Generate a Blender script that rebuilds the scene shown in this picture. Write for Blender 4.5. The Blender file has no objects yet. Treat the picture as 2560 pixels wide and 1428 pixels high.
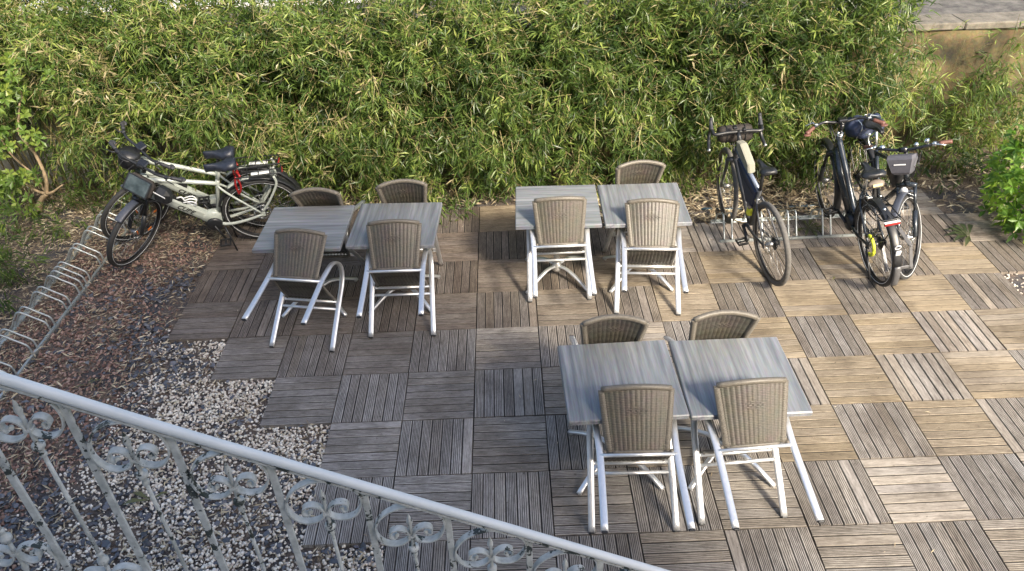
import bpy, math, random
import numpy as np
from mathutils import Matrix, Vector
rng = np.random.default_rng(7); random.seed(7)
SC = bpy.context.scene
COL = SC.collection
PI = math.pi
R = math.radians

# ------------------------------------------------------------------ materials
def new_mat(name):
    m = bpy.data.materials.new(name); m.use_nodes = True
    nt = m.node_tree; nt.nodes.clear()
    out = nt.nodes.new('ShaderNodeOutputMaterial')
    b = nt.nodes.new('ShaderNodeBsdfPrincipled')
    nt.links.new(b.outputs[0], out.inputs[0])
    return m, nt, b, out
def node(nt, typ, **kw):
    n = nt.nodes.new(typ)
    for k, v in kw.items():
        if k.startswith('i_'): n.inputs[k[2:].replace('_', ' ')].default_value = v
        else: setattr(n, k, v)
    return n
def ramp(nt, fac, stops, interp='LINEAR'):
    r = nt.nodes.new('ShaderNodeValToRGB'); r.color_ramp.interpolation = interp
    els = r.color_ramp.elements
    while len(els) > len(stops): els.remove(els[-1])
    while len(els) < len(stops): els.new(0.5)
    for e, (p, c) in zip(els, stops):
        e.position = p; e.color = (*c, 1) if len(c) == 3 else c
    nt.links.new(fac, r.inputs[0]); return r
def noise(nt, vec, scale, detail=4, rough=.6):
    n = node(nt, 'ShaderNodeTexNoise'); n.inputs['Scale'].default_value = scale
    n.inputs['Detail'].default_value = detail; n.inputs['Roughness'].default_value = rough
    if vec is not None: nt.links.new(vec, n.inputs['Vector'])
    return n
def coords(nt, which='Object', scale=None):
    t = node(nt, 'ShaderNodeTexCoord')
    if scale is None: return t.outputs[which]
    mp = node(nt, 'ShaderNodeMapping'); mp.inputs['Scale'].default_value = scale
    nt.links.new(t.outputs[which], mp.inputs[0]); return mp.outputs[0]
def mixc(nt, fac, a, b, mode='MIX'):
    m = node(nt, 'ShaderNodeMix', data_type='RGBA', blend_type=mode)
    for s, v in ((0, fac), (6, a), (7, b)):
        if hasattr(v, 'is_linked') or hasattr(v, 'links'): nt.links.new(v, m.inputs[s])
        else: m.inputs[s].default_value = v if s == 0 else (*v, 1)
    return m.outputs[2]
def mth(nt, op, a, b=0.0, clamp=False):
    m = node(nt, 'ShaderNodeMath', operation=op, use_clamp=clamp)
    for i, v in enumerate((a, b)):
        if hasattr(v, 'links'): nt.links.new(v, m.inputs[i])
        else: m.inputs[i].default_value = v
    return m.outputs[0]
def bump(nt, b, h, strength=.3, dist=.002):
    n = node(nt, 'ShaderNodeBump'); n.inputs['Strength'].default_value = strength; n.inputs['Distance'].default_value = dist
    nt.links.new(h, n.inputs['Height']); nt.links.new(n.outputs[0], b.inputs['Normal'])
def simple(name, col, rough=.5, metal=0., var=.12, nscale=30, bmp=0, coat=0):
    """plain paint / metal / rubber / plastic with a little unevenness"""
    m, nt, b, o = new_mat(name)
    n = noise(nt, coords(nt), nscale, 5, .65)
    lo = tuple(c * (1 - var) for c in col); hi = tuple(min(1, c * (1 + var)) for c in col)
    r = ramp(nt, n.outputs[0], [(.3, lo), (.7, hi)])
    nt.links.new(r.outputs[0], b.inputs['Base Color'])
    rr = ramp(nt, n.outputs[0], [(.25, (max(.03, rough - .1),) * 3), (.75, (min(1, rough + .1),) * 3)])
    nt.links.new(rr.outputs[0], b.inputs['Roughness'])
    b.inputs['Metallic'].default_value = metal
    b.inputs['Coat Weight'].default_value = coat
    if bmp: bump(nt, b, n.outputs[0], bmp, .003)
    return m
M = {}
M['alu'] = simple('brushed_aluminium', (.74, .75, .76), .36, .75, .05, 60)
M['alu_dull'] = simple('dull_aluminium', (.60, .59, .57), .4, .7, .08, 60)
M['black_foot'] = simple('black_plastic', (.02, .02, .022), .5)
M['black'] = simple('satin_black', (.016, .017, .019), .38, 0, .2, 40)
M['blackgloss'] = simple('gloss_black', (.012, .013, .016), .2, 0, .2, 40, coat=.3)
M['rubber'] = simple('tyre_rubber', (.03, .03, .03), .75, 0, .3, 50)
M['rubber_dusty'] = simple('dusty_tyre_rubber', (.105, .1, .092), .85, 0, .3, 40)
M['grip'] = simple('dark_grip_rubber', (.03, .031, .036), .6)
M['browngrip'] = simple('brown_leather_grip', (.13, .055, .04), .55, 0, .25)
M['bluefabric'] = simple('dark_blue_black_cover', (.018, .022, .034), .42, 0, .3, 25, .4)
M['greypaint'] = simple('pale_grey_green_paint', (.42, .455, .41), .3, 0, .04, 8, coat=.4)
M['bluegrey'] = simple('dark_bluegrey_paint', (.026, .033, .042), .25, .35, .1, 12, coat=.5)
M['gravelpaint'] = simple('matt_charcoal_paint', (.05, .053, .06), .38, .1, .15, 20)
M['gravelblue'] = simple('greyblue_paint', (.16, .19, .25), .35, .1, .1, 20)
M['fender'] = simple('slate_blue_plastic', (.06, .068, .09), .45)
M['steel'] = simple('bright_steel', (.68, .7, .7), .25, .95, .06, 40)
M['rim'] = simple('black_rim', (.02, .02, .022), .35, .4)
M['spoke'] = simple('spoke_steel', (.35, .35, .35), .3, .9)
M['white'] = simple('white_plastic', (.75, .76, .76), .4, 0, .04)
M['stripe'] = simple('reflective_white_stripe', (.72, .74, .75), .45, 0, .04)
M['red'] = simple('red_plastic', (.27, .02, .02), .25, 0, .15)
M['orange'] = simple('orange_reflector', (.6, .16, .02), .35)
M['yellow'] = simple('neon_yellow_plastic', (.62, .68, .05), .45, 0, .15)
M['beige'] = simple('beige_bag_fabric', (.25, .245, .195), .75, 0, .1, 60, .2)
M['navy'] = simple('navy_bag_fabric', (.022, .032, .07), .6, 0, .25, 30, .4)
M['brownbag'] = simple('brown_black_fabric', (.032, .026, .022), .7, 0, .25, 30, .4)
M['greybag'] = simple('grey_bag_fabric', (.10, .10, .118), .6, 0, .15, 50, .2)
M['taupebag'] = simple('taupe_bag_fabric', (.17, .14, .11), .7, 0, .15, 50, .2)
M['yellowstrip'] = simple('pale_yellow_strip', (.7, .65, .3), .5)
M['lockgrey'] = simple('grey_lock_plate', (.12, .12, .125), .45, .3)
M['grime_shade'] = simple('grime_and_painted_shade', (.022, .02, .018), .9, 0, .4, 60)  # near-black grime that also paints the shade of groove floors and slat gaps
M['hose'] = simple('dark_teal_hose', (.02, .045, .065), .4)

def window_mat():
    m, nt, b, o = new_mat('clear_pouch_window')
    n = noise(nt, coords(nt), 9, 3); r = ramp(nt, n.outputs[0], [(.35, (.03, .045, .05)), (.7, (.10, .13, .14))])
    nt.links.new(r.outputs[0], b.inputs['Base Color']); b.inputs['Roughness'].default_value = .06
    b.inputs['Coat Weight'].default_value = 1; return m
M['window'] = window_mat()

def galv():
    m, nt, b, o = new_mat('galvanised_steel')
    n = node(nt, 'ShaderNodeTexVoronoi'); n.inputs['Scale'].default_value = 60; nt.links.new(coords(nt), n.inputs['Vector'])
    n2 = noise(nt, coords(nt), 8, 4)
    c = mixc(nt, n2.outputs[0], (.55, .58, .58), (.34, .39, .39))
    nt.links.new(c, b.inputs['Base Color']); b.inputs['Metallic'].default_value = .55
    r = ramp(nt, n.outputs['Color'], [(0, (.24,) * 3), (1, (.42,) * 3)]); nt.links.new(r.outputs[0], b.inputs['Roughness'])
    return m
M['galv'] = galv()

def flaky():
    """off-white paint flaking off dark green iron"""
    m, nt, b, o = new_mat('flaking_white_paint_on_iron')
    co = coords(nt)
    n = noise(nt, co, 9, 8, .62); n2 = noise(nt, co, 42, 5, .7)
    s = mth(nt, 'ADD', mth(nt, 'MULTIPLY', n.outputs[0], .72), mth(nt, 'MULTIPLY', n2.outputs[0], .28))
    mask = ramp(nt, s, [(.43, (0, 0, 0)), (.444, (1, 1, 1))])
    w = ramp(nt, noise(nt, co, 22, 5).outputs[0], [(.3, (.30, .32, .31)), (.7, (.56, .58, .57))])
    g = ramp(nt, n2.outputs[0], [(.3, (.008, .02, .018)), (.7, (.045, .05, .04))])
    c = mixc(nt, mask.outputs[0], g.outputs[0], w.outputs[0])
    nt.links.new(c, b.inputs['Base Color']); b.inputs['Roughness'].default_value = .5
    bump(nt, b, mask.outputs[0], .6, .002); return m
M['flaky'] = flaky()
def railpaint():
    m, nt, b, o = new_mat('glossy_white_handrail_paint')
    co = coords(nt); n = noise(nt, co, 40, 6, .7); n2 = noise(nt, co, 4, 4)
    c1 = ramp(nt, n2.outputs[0], [(.3, (.55, .59, .61)), (.7, (.66, .69, .705))])
    chip = ramp(nt, n.outputs[0], [(.265, (1, 1, 1)), (.28, (0, 0, 0))])
    c = mixc(nt, chip.outputs[0], c1.outputs[0], (.12, .13, .13))
    nt.links.new(c, b.inputs['Base Color']); b.inputs['Roughness'].default_value = .35; bump(nt, b, n2.outputs[0], .15, .004); return m
M['handrail'] = railpaint()

def wood_top(name, axis):
    m, nt, b, o = new_mat(name)
    sc = (1.2, 26, 26) if axis == 'x' else (26, 1.2, 26)
    sc2 = (26, 1.6, 5) if axis == 'x' else (1.6, 26, 5)
    co = coords(nt, 'Object', sc); n = noise(nt, co, 1.5, 7, .62)
    wd = coords(nt, 'Object', (.3, 6, 6) if axis == 'x' else (6, .3, 6)); nb = noise(nt, wd, 1.3, 2)
    ng = noise(nt, coords(nt, 'Object', (14, 160, 10) if axis == 'x' else (160, 14, 10)), 1, 3)
    sgm = mth(nt, 'ADD', mth(nt, 'MULTIPLY', n.outputs[0], .65), mth(nt, 'MULTIPLY', nb.outputs[0], .35))
    c = ramp(nt, sgm, [(.34, (.095, .102, .11)), (.47, (.165, .176, .187)), (.60, (.24, .25, .262)), (.73, (.33, .333, .335))])
    c2 = mixc(nt, .35, c.outputs[0], ng.outputs[1], 'SOFT_LIGHT')
    nt.links.new(c2, b.inputs['Base Color']); b.inputs['Roughness'].default_value = .36
    bump(nt, b, n.outputs[0], .12, .002); return m
M['top_x'] = wood_top('grey_wood_laminate_across', 'x'); M['top_y'] = wood_top('grey_wood_laminate_along', 'y')

def wicker():
    m, nt, b, o = new_mat('woven_taupe_rattan')
    co = coords(nt); n = noise(nt, co, 14, 4); n2 = noise(nt, coords(nt, 'Object', (60, 60, 260)), 1, 3)
    c = ramp(nt, n2.outputs[0], [(.25, (.048, .044, .037)), (.5, (.103, .093, .075)), (.8, (.165, .147, .117))])
    oi = node(nt, 'ShaderNodeObjectInfo'); og = ramp(nt, oi.outputs['Random'], [(0, (.78, .8, .84)), (1, (1.0, .98, .94))])
    c2 = mixc(nt, .25, c.outputs[0], n.outputs[1], 'SOFT_LIGHT'); c2 = mixc(nt, 1.0, c2, og.outputs[0], 'MULTIPLY')
    wv = node(nt, 'ShaderNodeTexWave', wave_type='BANDS', bands_direction='Z'); wv.inputs['Scale'].default_value = 36; wv.inputs['Distortion'].default_value = 1.2; nt.links.new(co, wv.inputs['Vector'])
    gp = ramp(nt, wv.outputs['Fac'], [(.12, (.42, .4, .38)), (.4, (1, 1, 1))]); c2 = mixc(nt, .85, c2, gp.outputs[0], 'MULTIPLY')
    nt.links.new(c2, b.inputs['Base Color']); b.inputs['Roughness'].default_value = .48; return m
M['wicker'] = wicker()
M['wrap'] = simple('rattan_edge_wrap', (.135, .12, .097), .45, 0, .3, 90)

def deckmat(name, axis):
    """weathered decking boards, grain along one axis; tone per board from a mesh attribute"""
    m, nt, b, o = new_mat(name)
    at = node(nt, 'ShaderNodeAttribute', attribute_name='tone'); sep = node(nt, 'ShaderNodeSeparateColor'); nt.links.new(at.outputs['Color'], sep.inputs[0])
    s1 = (7, 60, 20) if axis == 'x' else (60, 7, 20); s2 = (22, 170, 20) if axis == 'x' else (170, 22, 20)
    n1 = noise(nt, coords(nt, 'Object', s1), 1, 6, .7); n2 = noise(nt, coords(nt, 'Object', s2), 1, 4, .7)
    for q in (n1, n2): q.noise_dimensions = '4D'; nt.links.new(mth(nt, 'MULTIPLY', sep.outputs[2], 90.0), q.inputs['W'])
    n3 = noise(nt, coords(nt), 2.2, 5, .6); n4 = noise(nt, coords(nt), 34, 3, .6)
    g = mth(nt, 'ADD', mth(nt, 'MULTIPLY', n1.outputs[0], .55), mth(nt, 'MULTIPLY', n2.outputs[0], .45))
    grey = ramp(nt, g, [(.32, (.09, .084, .079)), (.46, (.25, .238, .226)), (.66, (.47, .455, .44))])
    brown = ramp(nt, g, [(.32, (.045, .033, .026)), (.47, (.142, .110, .090)), (.67, (.29, .24, .20))])
    tan = ramp(nt, g, [(.30, (.05, .037, .024)), (.42, (.175, .137, .088)), (.56, (.275, .222, .146)), (.72, (.35, .292, .20))])
    c = mixc(nt, sep.outputs[1], grey.outputs[0], brown.outputs[0])
    c = mixc(nt, sep.outputs[0], c, tan.outputs[0])
    v = mth(nt, 'ADD', .62, mth(nt, 'MULTIPLY', sep.outputs[2], .76))
    comb = node(nt, 'ShaderNodeCombineColor')
    for i in range(3): nt.links.new(v, comb.inputs[i])
    c = mixc(nt, 1.0, c, comb.outputs[0], 'MULTIPLY')
    st = ramp(nt, n3.outputs[0], [(.38, (.62, .6, .58)), (.55, (1, 1, 1))]); c = mixc(nt, .8, c, st.outputs[0], 'MULTIPLY')
    sp = ramp(nt, n4.outputs[0], [(.27, (.35, .33, .3)), (.33, (1, 1, 1))]); c = mixc(nt, .8, c, sp.outputs[0], 'MULTIPLY')
    nt.links.new(c, b.inputs['Base Color']); b.inputs['Roughness'].default_value = .72
    bump(nt, b, g, .5, .003); return m
M['deck_x'] = deckmat('weathered_deck_wood_across', 'x'); M['deck_y'] = deckmat('weathered_deck_wood_along', 'y')

def leafmat(name, stops, transl=.35, rough=.42):
    m, nt, b, o = new_mat(name)
    at = node(nt, 'ShaderNodeAttribute', attribute_name='v')
    r = ramp(nt, at.outputs['Fac'], stops)
    nt.links.new(r.outputs[0], b.inputs['Base Color']); b.inputs['Roughness'].default_value = rough
    if transl:
        t = node(nt, 'ShaderNodeBsdfTranslucent'); mx = node(nt, 'ShaderNodeMixShader'); mx.inputs[0].default_value = transl
        bright = mixc(nt, 1.0, r.outputs[0], (1.25, 1.3, .7), 'MULTIPLY'); nt.links.new(bright, t.inputs[0])
        nt.links.new(b.outputs[0], mx.inputs[1]); nt.links.new(t.outputs[0], mx.inputs[2]); nt.links.new(mx.outputs[0], o.inputs[0])
    return m
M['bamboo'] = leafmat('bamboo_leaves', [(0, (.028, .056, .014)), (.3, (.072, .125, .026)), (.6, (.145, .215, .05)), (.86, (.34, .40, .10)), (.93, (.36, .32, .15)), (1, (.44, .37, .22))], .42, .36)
M['shrub'] = leafmat('shrub_leaves', [(0, (.05, .10, .02)), (.5, (.12, .20, .035)), (1, (.26, .32, .06))])
M['bush'] = leafmat('bright_bush_leaves', [(0, (.05, .12, .015)), (.5, (.13, .26, .03)), (1, (.28, .40, .06))])
M['weed'] = leafmat('weed_leaves', [(0, (.03, .06, .02)), (.6, (.08, .13, .035)), (1, (.2, .24, .1))])
M['litter'] = leafmat('dry_leaf_litter', [(0, (.14, .10, .065)), (.3, (.30, .235, .15)), (.65, (.50, .42, .29)), (1, (.66, .59, .44))], .12, .6)
M['deadleaf'] = leafmat('olive_fallen_leaf', [(0, (.035, .05, .018)), (1, (.13, .13, .05))], .15)
M['stem'] = simple('bamboo_stem', (.10, .085, .035), .5, 0, .4, 20)
M['twig'] = simple('tan_twig', (.38, .32, .15), .6, 0, .3, 20)
M['bark'] = simple('pale_branch_bark', (.36, .27, .17), .75, 0, .25, 24, .4)

def stonemat(name, stops, rough=.6):
    m, nt, b, o = new_mat(name)
    at = node(nt, 'ShaderNodeAttribute', attribute_name='v'); r = ramp(nt, at.outputs['Fac'], stops)
    n = noise(nt, coords(nt), 90, 3); c = mixc(nt, .3, r.outputs[0], n.outputs[1], 'SOFT_LIGHT')
    nt.links.new(c, b.inputs['Base Color']); b.inputs['Roughness'].default_value = rough; return m
M['pebble'] = stonemat('white_gravel_stone', [(0, (.24, .20, .165)), (.2, (.50, .43, .36)), (.6, (.70, .64, .55)), (1, (.86, .82, .74))])
M['slate'] = stonemat('blue_grey_slate', [(0, (.04, .044, .054)), (.6, (.082, .088, .105)), (1, (.16, .165, .185))], .45)
M['mulch'] = stonemat('red_brown_mulch', [(0, (.10, .06, .048)), (.6, (.23, .14, .11)), (1, (.40, .28, .23))], .8)

def groundmat():
    m, nt, b, o = new_mat('bare_soil_ground')
    co = coords(nt); n = noise(nt, co, 3, 8, .7); n2 = noise(nt, co, 60, 6, .75)
    c = ramp(nt, n2.outputs[0], [(.3, (.06, .046, .037)), (.5, (.165, .125, .098)), (.7, (.30, .24, .19))])
    c2 = ramp(nt, n2.outputs[0], [(.3, (.03, .028, .03)), (.5, (.07, .068, .075)), (.72, (.17, .16, .16))])
    k = ramp(nt, n.outputs[0], [(.42, (0, 0, 0)), (.58, (1, 1, 1))])
    c3 = mixc(nt, k.outputs[0], c.outputs[0], c2.outputs[0]); nt.links.new(c3, b.inputs['Base Color'])
    b.inputs['Roughness'].default_value = .9; bump(nt, b, n2.outputs[0], 1, .02); return m
M['ground'] = groundmat()
def wallmat():
    m, nt, b, o = new_mat('old_ochre_render')
    co = coords(nt); n = noise(nt, co, 2.2, 7, .65); n2 = noise(nt, co, 26, 6, .7)
    c = ramp(nt, n.outputs[0], [(.36, (.025, .023, .015)), (.48, (.08, .064, .03)), (.60, (.165, .13, .063)), (.72, (.25, .21, .12))])
    c2 = mixc(nt, .6, c.outputs[0], n2.outputs[1], 'SOFT_LIGHT'); nt.links.new(c2, b.inputs['Base Color'])
    b.inputs['Roughness'].default_value = .9; bump(nt, b, n2.outputs[0], .7, .012); return m
M['ochre'] = wallmat()
def concmat(name, a, c_, sc=12):
    m, nt, b, o = new_mat(name); co = coords(nt); n = noise(nt, co, sc, 7, .7); n2 = noise(nt, co, 120, 4, .7)
    c = ramp(nt, n.outputs[0], [(.35, a), (.65, c_)]); c2 = mixc(nt, .5, c.outputs[0], n2.outputs[1], 'SOFT_LIGHT')
    nt.links.new(c2, b.inputs['Base Color']); b.inputs['Roughness'].default_value = .9; bump(nt, b, n2.outputs[0], .6, .006); return m
M['greywall'] = concmat('grey_concrete', (.15, .15, .135), (.27, .26, .23), 4)
M['coping'] = concmat('weathered_coping', (.085, .078, .062), (.2, .18, .145), 9)
M['asphalt'] = concmat('gritty_asphalt', (.04, .038, .035), (.15, .14, .125), 7)
M['palepave'] = concmat('pale_paving', (.55, .56, .56), (.7, .7, .7), 5)
M['render'] = concmat('house_render', (.5, .47, .42), (.6, .57, .52), 3)

# ------------------------------------------------------------------ mesh builder
def _v(a): return np.asarray(a, float)
def catmull(P, n=6, closed=False):
    P = [_v(p) for p in P]; out = []
    N = len(P); rngk = range(N if closed else N - 1)
    for i in rngk:
        p1, p2 = P[i], P[(i + 1) % N]
        p0 = P[i - 1] if (closed or i > 0) else 2 * p1 - p2
        p3 = P[(i + 2) % N] if (closed or i + 2 < N) else 2 * p2 - p1
        for k in range(n):
            t = k / n
            out.append(.5 * ((2 * p1) + (-p0 + p2) * t + (2 * p0 - 5 * p1 + 4 * p2 - p3) * t * t + (-p0 + 3 * p1 - 3 * p2 + p3) * t ** 3))
    if not closed: out.append(P[-1])
    return out
class MB:
    def __init__(s, tf=None): s.V = []; s.F = []; s.S = []; s.Mi = []; s.n = 0; s.tf = tf; s.mi = 0
    def add(s, V, F, smooth=True):
        V = np.asarray(V, float)
        if s.tf is not None: V = s.tf(V)
        s.V.append(V); s.F += [tuple(int(i) + s.n for i in f) for f in F]
        s.S += [smooth] * len(F); s.Mi += [s.mi] * len(F); s.n += len(V); return s
    def box(s, c, size, rot=None, bev=0.0):
        x, y, z = [v / 2 for v in size]
        if bev <= 0:
            V = np.array([[a, b, d] for a in (-x, x) for b in (-y, y) for d in (-z, z)])
            F = [(0, 1, 3, 2), (4, 6, 7, 5), (0, 4, 5, 1), (2, 3, 7, 6), (0, 2, 6, 4), (1, 5, 7, 3)]
        else:
            V = []; idx = {}
            def vid(p):
                k = tuple(np.round(p, 7))
                if k not in idx: idx[k] = len(V); V.append(p)
                return idx[k]
            h = np.array([x, y, z]); F = []
            bv = min(bev, h.min() * .98)
            for ax in range(3):
                o1, o2 = (ax + 1) % 3, (ax + 2) % 3
                for sg in (-1, 1):
                    q = []
                    for a, d in ((-1, -1), (1, -1), (1, 1), (-1, 1)):
                        p = np.zeros(3); p[ax] = sg * h[ax]; p[o1] = a * (h[o1] - bv); p[o2] = d * (h[o2] - bv); q.append(vid(p))
                    F.append(q if sg > 0 else q[::-1])
            for ax in range(3):
                o1, o2 = (ax + 1) % 3, (ax + 2) % 3
                for a in (-1, 1):
                    for d in (-1, 1):
                        q = []
                        for sgx, w in ((-1, 0), (1, 0), (1, 1), (-1, 1)):
                            p = np.zeros(3); p[ax] = sgx * (h[ax] - bv)
                            if w == 0: p[o1] = a * h[o1]; p[o2] = d * (h[o2] - bv)
                            else: p[o1] = a * (h[o1] - bv); p[o2] = d * h[o2]
                            q.append(vid(p))
                        F.append(q if a * d < 0 else q[::-1])
            for a in (-1, 1):
                for d in (-1, 1):
                    for e in (-1, 1):
                        q = [vid(np.array([a * h[0], d * (h[1] - bv), e * (h[2] - bv)])), vid(np.array([a * (h[0] - bv), d * h[1], e * (h[2] - bv)])), vid(np.array([a * (h[0] - bv), d * (h[1] - bv), e * h[2]]))]
                        F.append(q if a * d * e > 0 else q[::-1])
            V = np.array(V)
        if rot is not None: V = V @ np.asarray(rot).T
        return s.add(V + _v(c), F, False)
    def sweep(s, path, prof, ref=(0, 0, 1), closed=False, scale=None, cap=True, smooth=True):
        """profile [(a,b)] swept along path; a along side = ref x tangent, b along the rest"""
        P = np.array([_v(p) for p in path]); N = len(P)
        T = np.zeros_like(P)
        for i in range(N):
            a = P[(i - 1) % N] if (closed or i > 0) else P[i]
            b = P[(i + 1) % N] if (closed or i < N - 1) else P[i]
            T[i] = b - a
        T /= np.linalg.norm(T, axis=1)[:, None] + 1e-12
        prof = np.array(prof, float); k = len(prof); V = []
        r0 = _v(ref)
        for i in range(N):
            side = np.cross(r0, T[i])
            if np.linalg.norm(side) < 1e-4: side = np.cross(np.array([.3, 1, .2]), T[i])
            side /= np.linalg.norm(side); up = np.cross(T[i], side)
            sc = 1 if scale is None else scale[i]
            V.append(P[i] + sc * (prof[:, :1] * side + prof[:, 1:2] * up))
        V = np.concatenate(V); F = []
        for i in range(N if closed else N - 1):
            j = (i + 1) % N
            for a in range(k):
                b = (a + 1) % k; F.append((i * k + a, i * k + b, j * k + b, j * k + a))
        if cap and not closed: F.append(tuple(range(k - 1, -1, -1))); F.append(tuple((N - 1) * k + a for a in range(k)))
        return s.add(V, F, smooth)
    def tube(s, path, r, n=8, closed=False, ref=(0.03, 0.02, 1)):
        if np.isscalar(r): sc = None; pr = r
        else: sc = list(r); pr = 1.0
        prof = [(pr * math.cos(2 * PI * i / n), pr * math.sin(2 * PI * i / n)) for i in range(n)]
        return s.sweep(path, prof, ref, closed, sc)
    def oval(s, path, a, b, ref, n=14, e=2.6, closed=False):
        pr = []
        for i in range(n):
            t = 2 * PI * i / n; c, q = math.cos(t), math.sin(t)
            pr.append((a * math.copysign(abs(c) ** (2 / e), c), b * math.copysign(abs(q) ** (2 / e), q)))
        return s.sweep(path, pr, ref, closed)
    def strap(s, path, w, t, ref):
        """flat bar: w along side (ref x tangent), t along the other"""
        return s.sweep(path, [(-w / 2, -t / 2), (w / 2, -t / 2), (w / 2, t / 2), (-w / 2, t / 2)], ref, smooth=False)
    def ring(s, c, axis, rad, r, n=40, m=10, rz=None):
        axis = _v(axis) / np.linalg.norm(axis); u = np.cross(axis, (0.3, .1, 1)); u /= np.linalg.norm(u); w = np.cross(axis, u); V = []; F = []
        rz = r if rz is None else rz
        for i in range(n):
            t = 2 * PI * i / n; d = math.cos(t) * u + math.sin(t) * w
            for j in range(m):
                q = 2 * PI * j / m; V.append(_v(c) + d * (rad + r * math.cos(q)) + axis * rz * math.sin(q))
        for i in range(n):
            for j in range(m):
                a, b = (i + 1) % n, (j + 1) % m; F.append((i * m + j, a * m + j, a * m + b, i * m + b))
        return s.add(V, F)
    def arc(s, c, rad, a0, a1, prof, n=18, plane='xz'):
        pts = []
        for i in range(n + 1):
            t = a0 + (a1 - a0) * i / n
            pts.append(_v(c) + np.array([rad * math.cos(t), 0, rad * math.sin(t)]))
        return s.sweep(pts, prof, (0, 1, 0))
    def cyl(s, a, b, r, n=16): return s.tube([a, b], r, n)
    def lathe(s, c, axis, rz, n=20):
        axis = _v(axis) / np.linalg.norm(axis); u = np.cross(axis, (.31, .95, .1)); u /= np.linalg.norm(u); w = np.cross(axis, u); V = []; F = []
        for r, z in rz:
            for i in range(n):
                t = 2 * PI * i / n; V.append(_v(c) + axis * z + max(r, 1e-5) * (math.cos(t) * u + math.sin(t) * w))
        for k in range(len(rz) - 1):
            for i in range(n):
                j = (i + 1) % n; F.append((k * n + i, k * n + j, (k + 1) * n + j, (k + 1) * n + i))
        return s.add(V, F)
    def ball(s, c, r, sc=(1, 1, 1), n=12):
        V = []; F = []; c = _v(c)
        for i in range(n + 1):
            t = PI * i / n
            for j in range(2 * n):
                q = PI * j / n; V.append(c + np.array([sc[0] * math.sin(t) * math.cos(q), sc[1] * math.sin(t) * math.sin(q), sc[2] * math.cos(t)]) * r)
        for i in range(n):
            for j in range(2 * n):
                k = (j + 1) % (2 * n); F.append((i * 2 * n + j, (i + 1) * 2 * n + j, (i + 1) * 2 * n + k, i * 2 * n + k))
        return s.add(V, F)
    def grid(s, fn, nu, nv):
        V = [fn(i / nu, j / nv) for j in range(nv + 1) for i in range(nu + 1)]
        F = [(j * (nu + 1) + i, j * (nu + 1) + i + 1, (j + 1) * (nu + 1) + i + 1, (j + 1) * (nu + 1) + i) for j in range(nv) for i in range(nu)]
        return s.add(V, F)
    def loft(s, secs, cap=True, smooth=True):
        k = len(secs[0]); V = np.concatenate([np.asarray(q, float) for q in secs]); F = []
        for i in range(len(secs) - 1):
            for a in range(k):
                b = (a + 1) % k; F.append((i * k + a, i * k + b, (i + 1) * k + b, (i + 1) * k + a))
        if cap: F.append(tuple(range(k - 1, -1, -1))); F.append(tuple((len(secs) - 1) * k + a for a in range(k)))
        return s.add(V, F, smooth)
    def prism(s, poly, y0, y1, bev=0):
        """polygon in xz extruded along y (bev shrinks both faces a little)"""
        P = np.array(poly, float); c = P.mean(0)
        def lay(y, k): Q = c + (P - c) * k; return np.stack([Q[:, 0], np.full(len(Q), y), Q[:, 1]], 1)
        sg = 1 if y1 > y0 else -1
        if bev: secs = [lay(y0, 1 - bev * 1.0), lay(y0 + sg * abs(y1 - y0) * .22, 1), lay(y1 - sg * abs(y1 - y0) * .22, 1), lay(y1, 1 - bev)]
        else: secs = [lay(y0, 1), lay(y1, 1)]
        return s.loft(secs, True, bool(bev))
    def mesh(s, name, mats):
        me = bpy.data.meshes.new(name)
        V = np.concatenate(s.V) if s.V else np.zeros((0, 3))
        me.from_pydata(V.tolist(), [], s.F); me.polygons.foreach_set('use_smooth', s.S)
        for m in (mats if isinstance(mats, (list, tuple)) else [mats]): me.materials.append(m)
        me.polygons.foreach_set('material_index', s.Mi)
        import bmesh
        bm = bmesh.new(); bm.from_mesh(me); bmesh.ops.recalc_face_normals(bm, faces=bm.faces); bm.to_mesh(me); bm.free()
        me.update(); return me
def link(o, parent=None):
    COL.objects.link(o)
    if parent is not None: o.parent = parent
    return o
def obj(name, mb, mats, parent=None):
    me = mb.mesh(name, mats) if isinstance(mb, MB) else mb
    return link(bpy.data.objects.new(name, me), parent)
def tag(o, label=None, cat=None, group=None, kind=None):
    if label: o['label'] = label
    if cat: o['category'] = cat
    if group: o['group'] = group
    if kind: o['kind'] = kind
    return o
def thing(name, label, cat, loc=(0, 0, 0), rotz=0, group=None):
    o = bpy.data.objects.new(name, None); o.empty_display_size = .1; COL.objects.link(o)
    o.location = loc; o.rotation_euler = (0, 0, rotz); return tag(o, label, cat, group)
def copy_tree(o, parent=None):
    c = o.copy(); COL.objects.link(c)
    if parent is not None: c.parent = parent
    for ch in list(o.children): copy_tree(ch, c)
    return c
def bulk(name, V, F4, mat, attr=None, smooth=False, attrname='v'):
    """fast mesh from numpy arrays: F4 (N,k)"""
    me = bpy.data.meshes.new(name); V = np.asarray(V, np.float32); F4 = np.asarray(F4, np.int32); k = F4.shape[1]
    me.vertices.add(len(V)); me.vertices.foreach_set('co', V.ravel())
    me.loops.add(F4.size); me.loops.foreach_set('vertex_index', F4.ravel())
    me.polygons.add(len(F4)); me.polygons.foreach_set('loop_start', np.arange(0, F4.size, k, dtype=np.int32))
    me.polygons.foreach_set('loop_total', np.full(len(F4), k, np.int32))
    me.update(calc_edges=True); me.validate()
    me.polygons.foreach_set('use_smooth', np.full(len(me.polygons), smooth))
    if attr is not None:
        a = me.attributes.new(attrname, 'FLOAT', 'POINT'); a.data.foreach_set('value', np.asarray(attr, np.float32))
    me.materials.append(mat); return me
def norm(a): return a / (np.linalg.norm(a, axis=-1, keepdims=True) + 1e-9)
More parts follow.
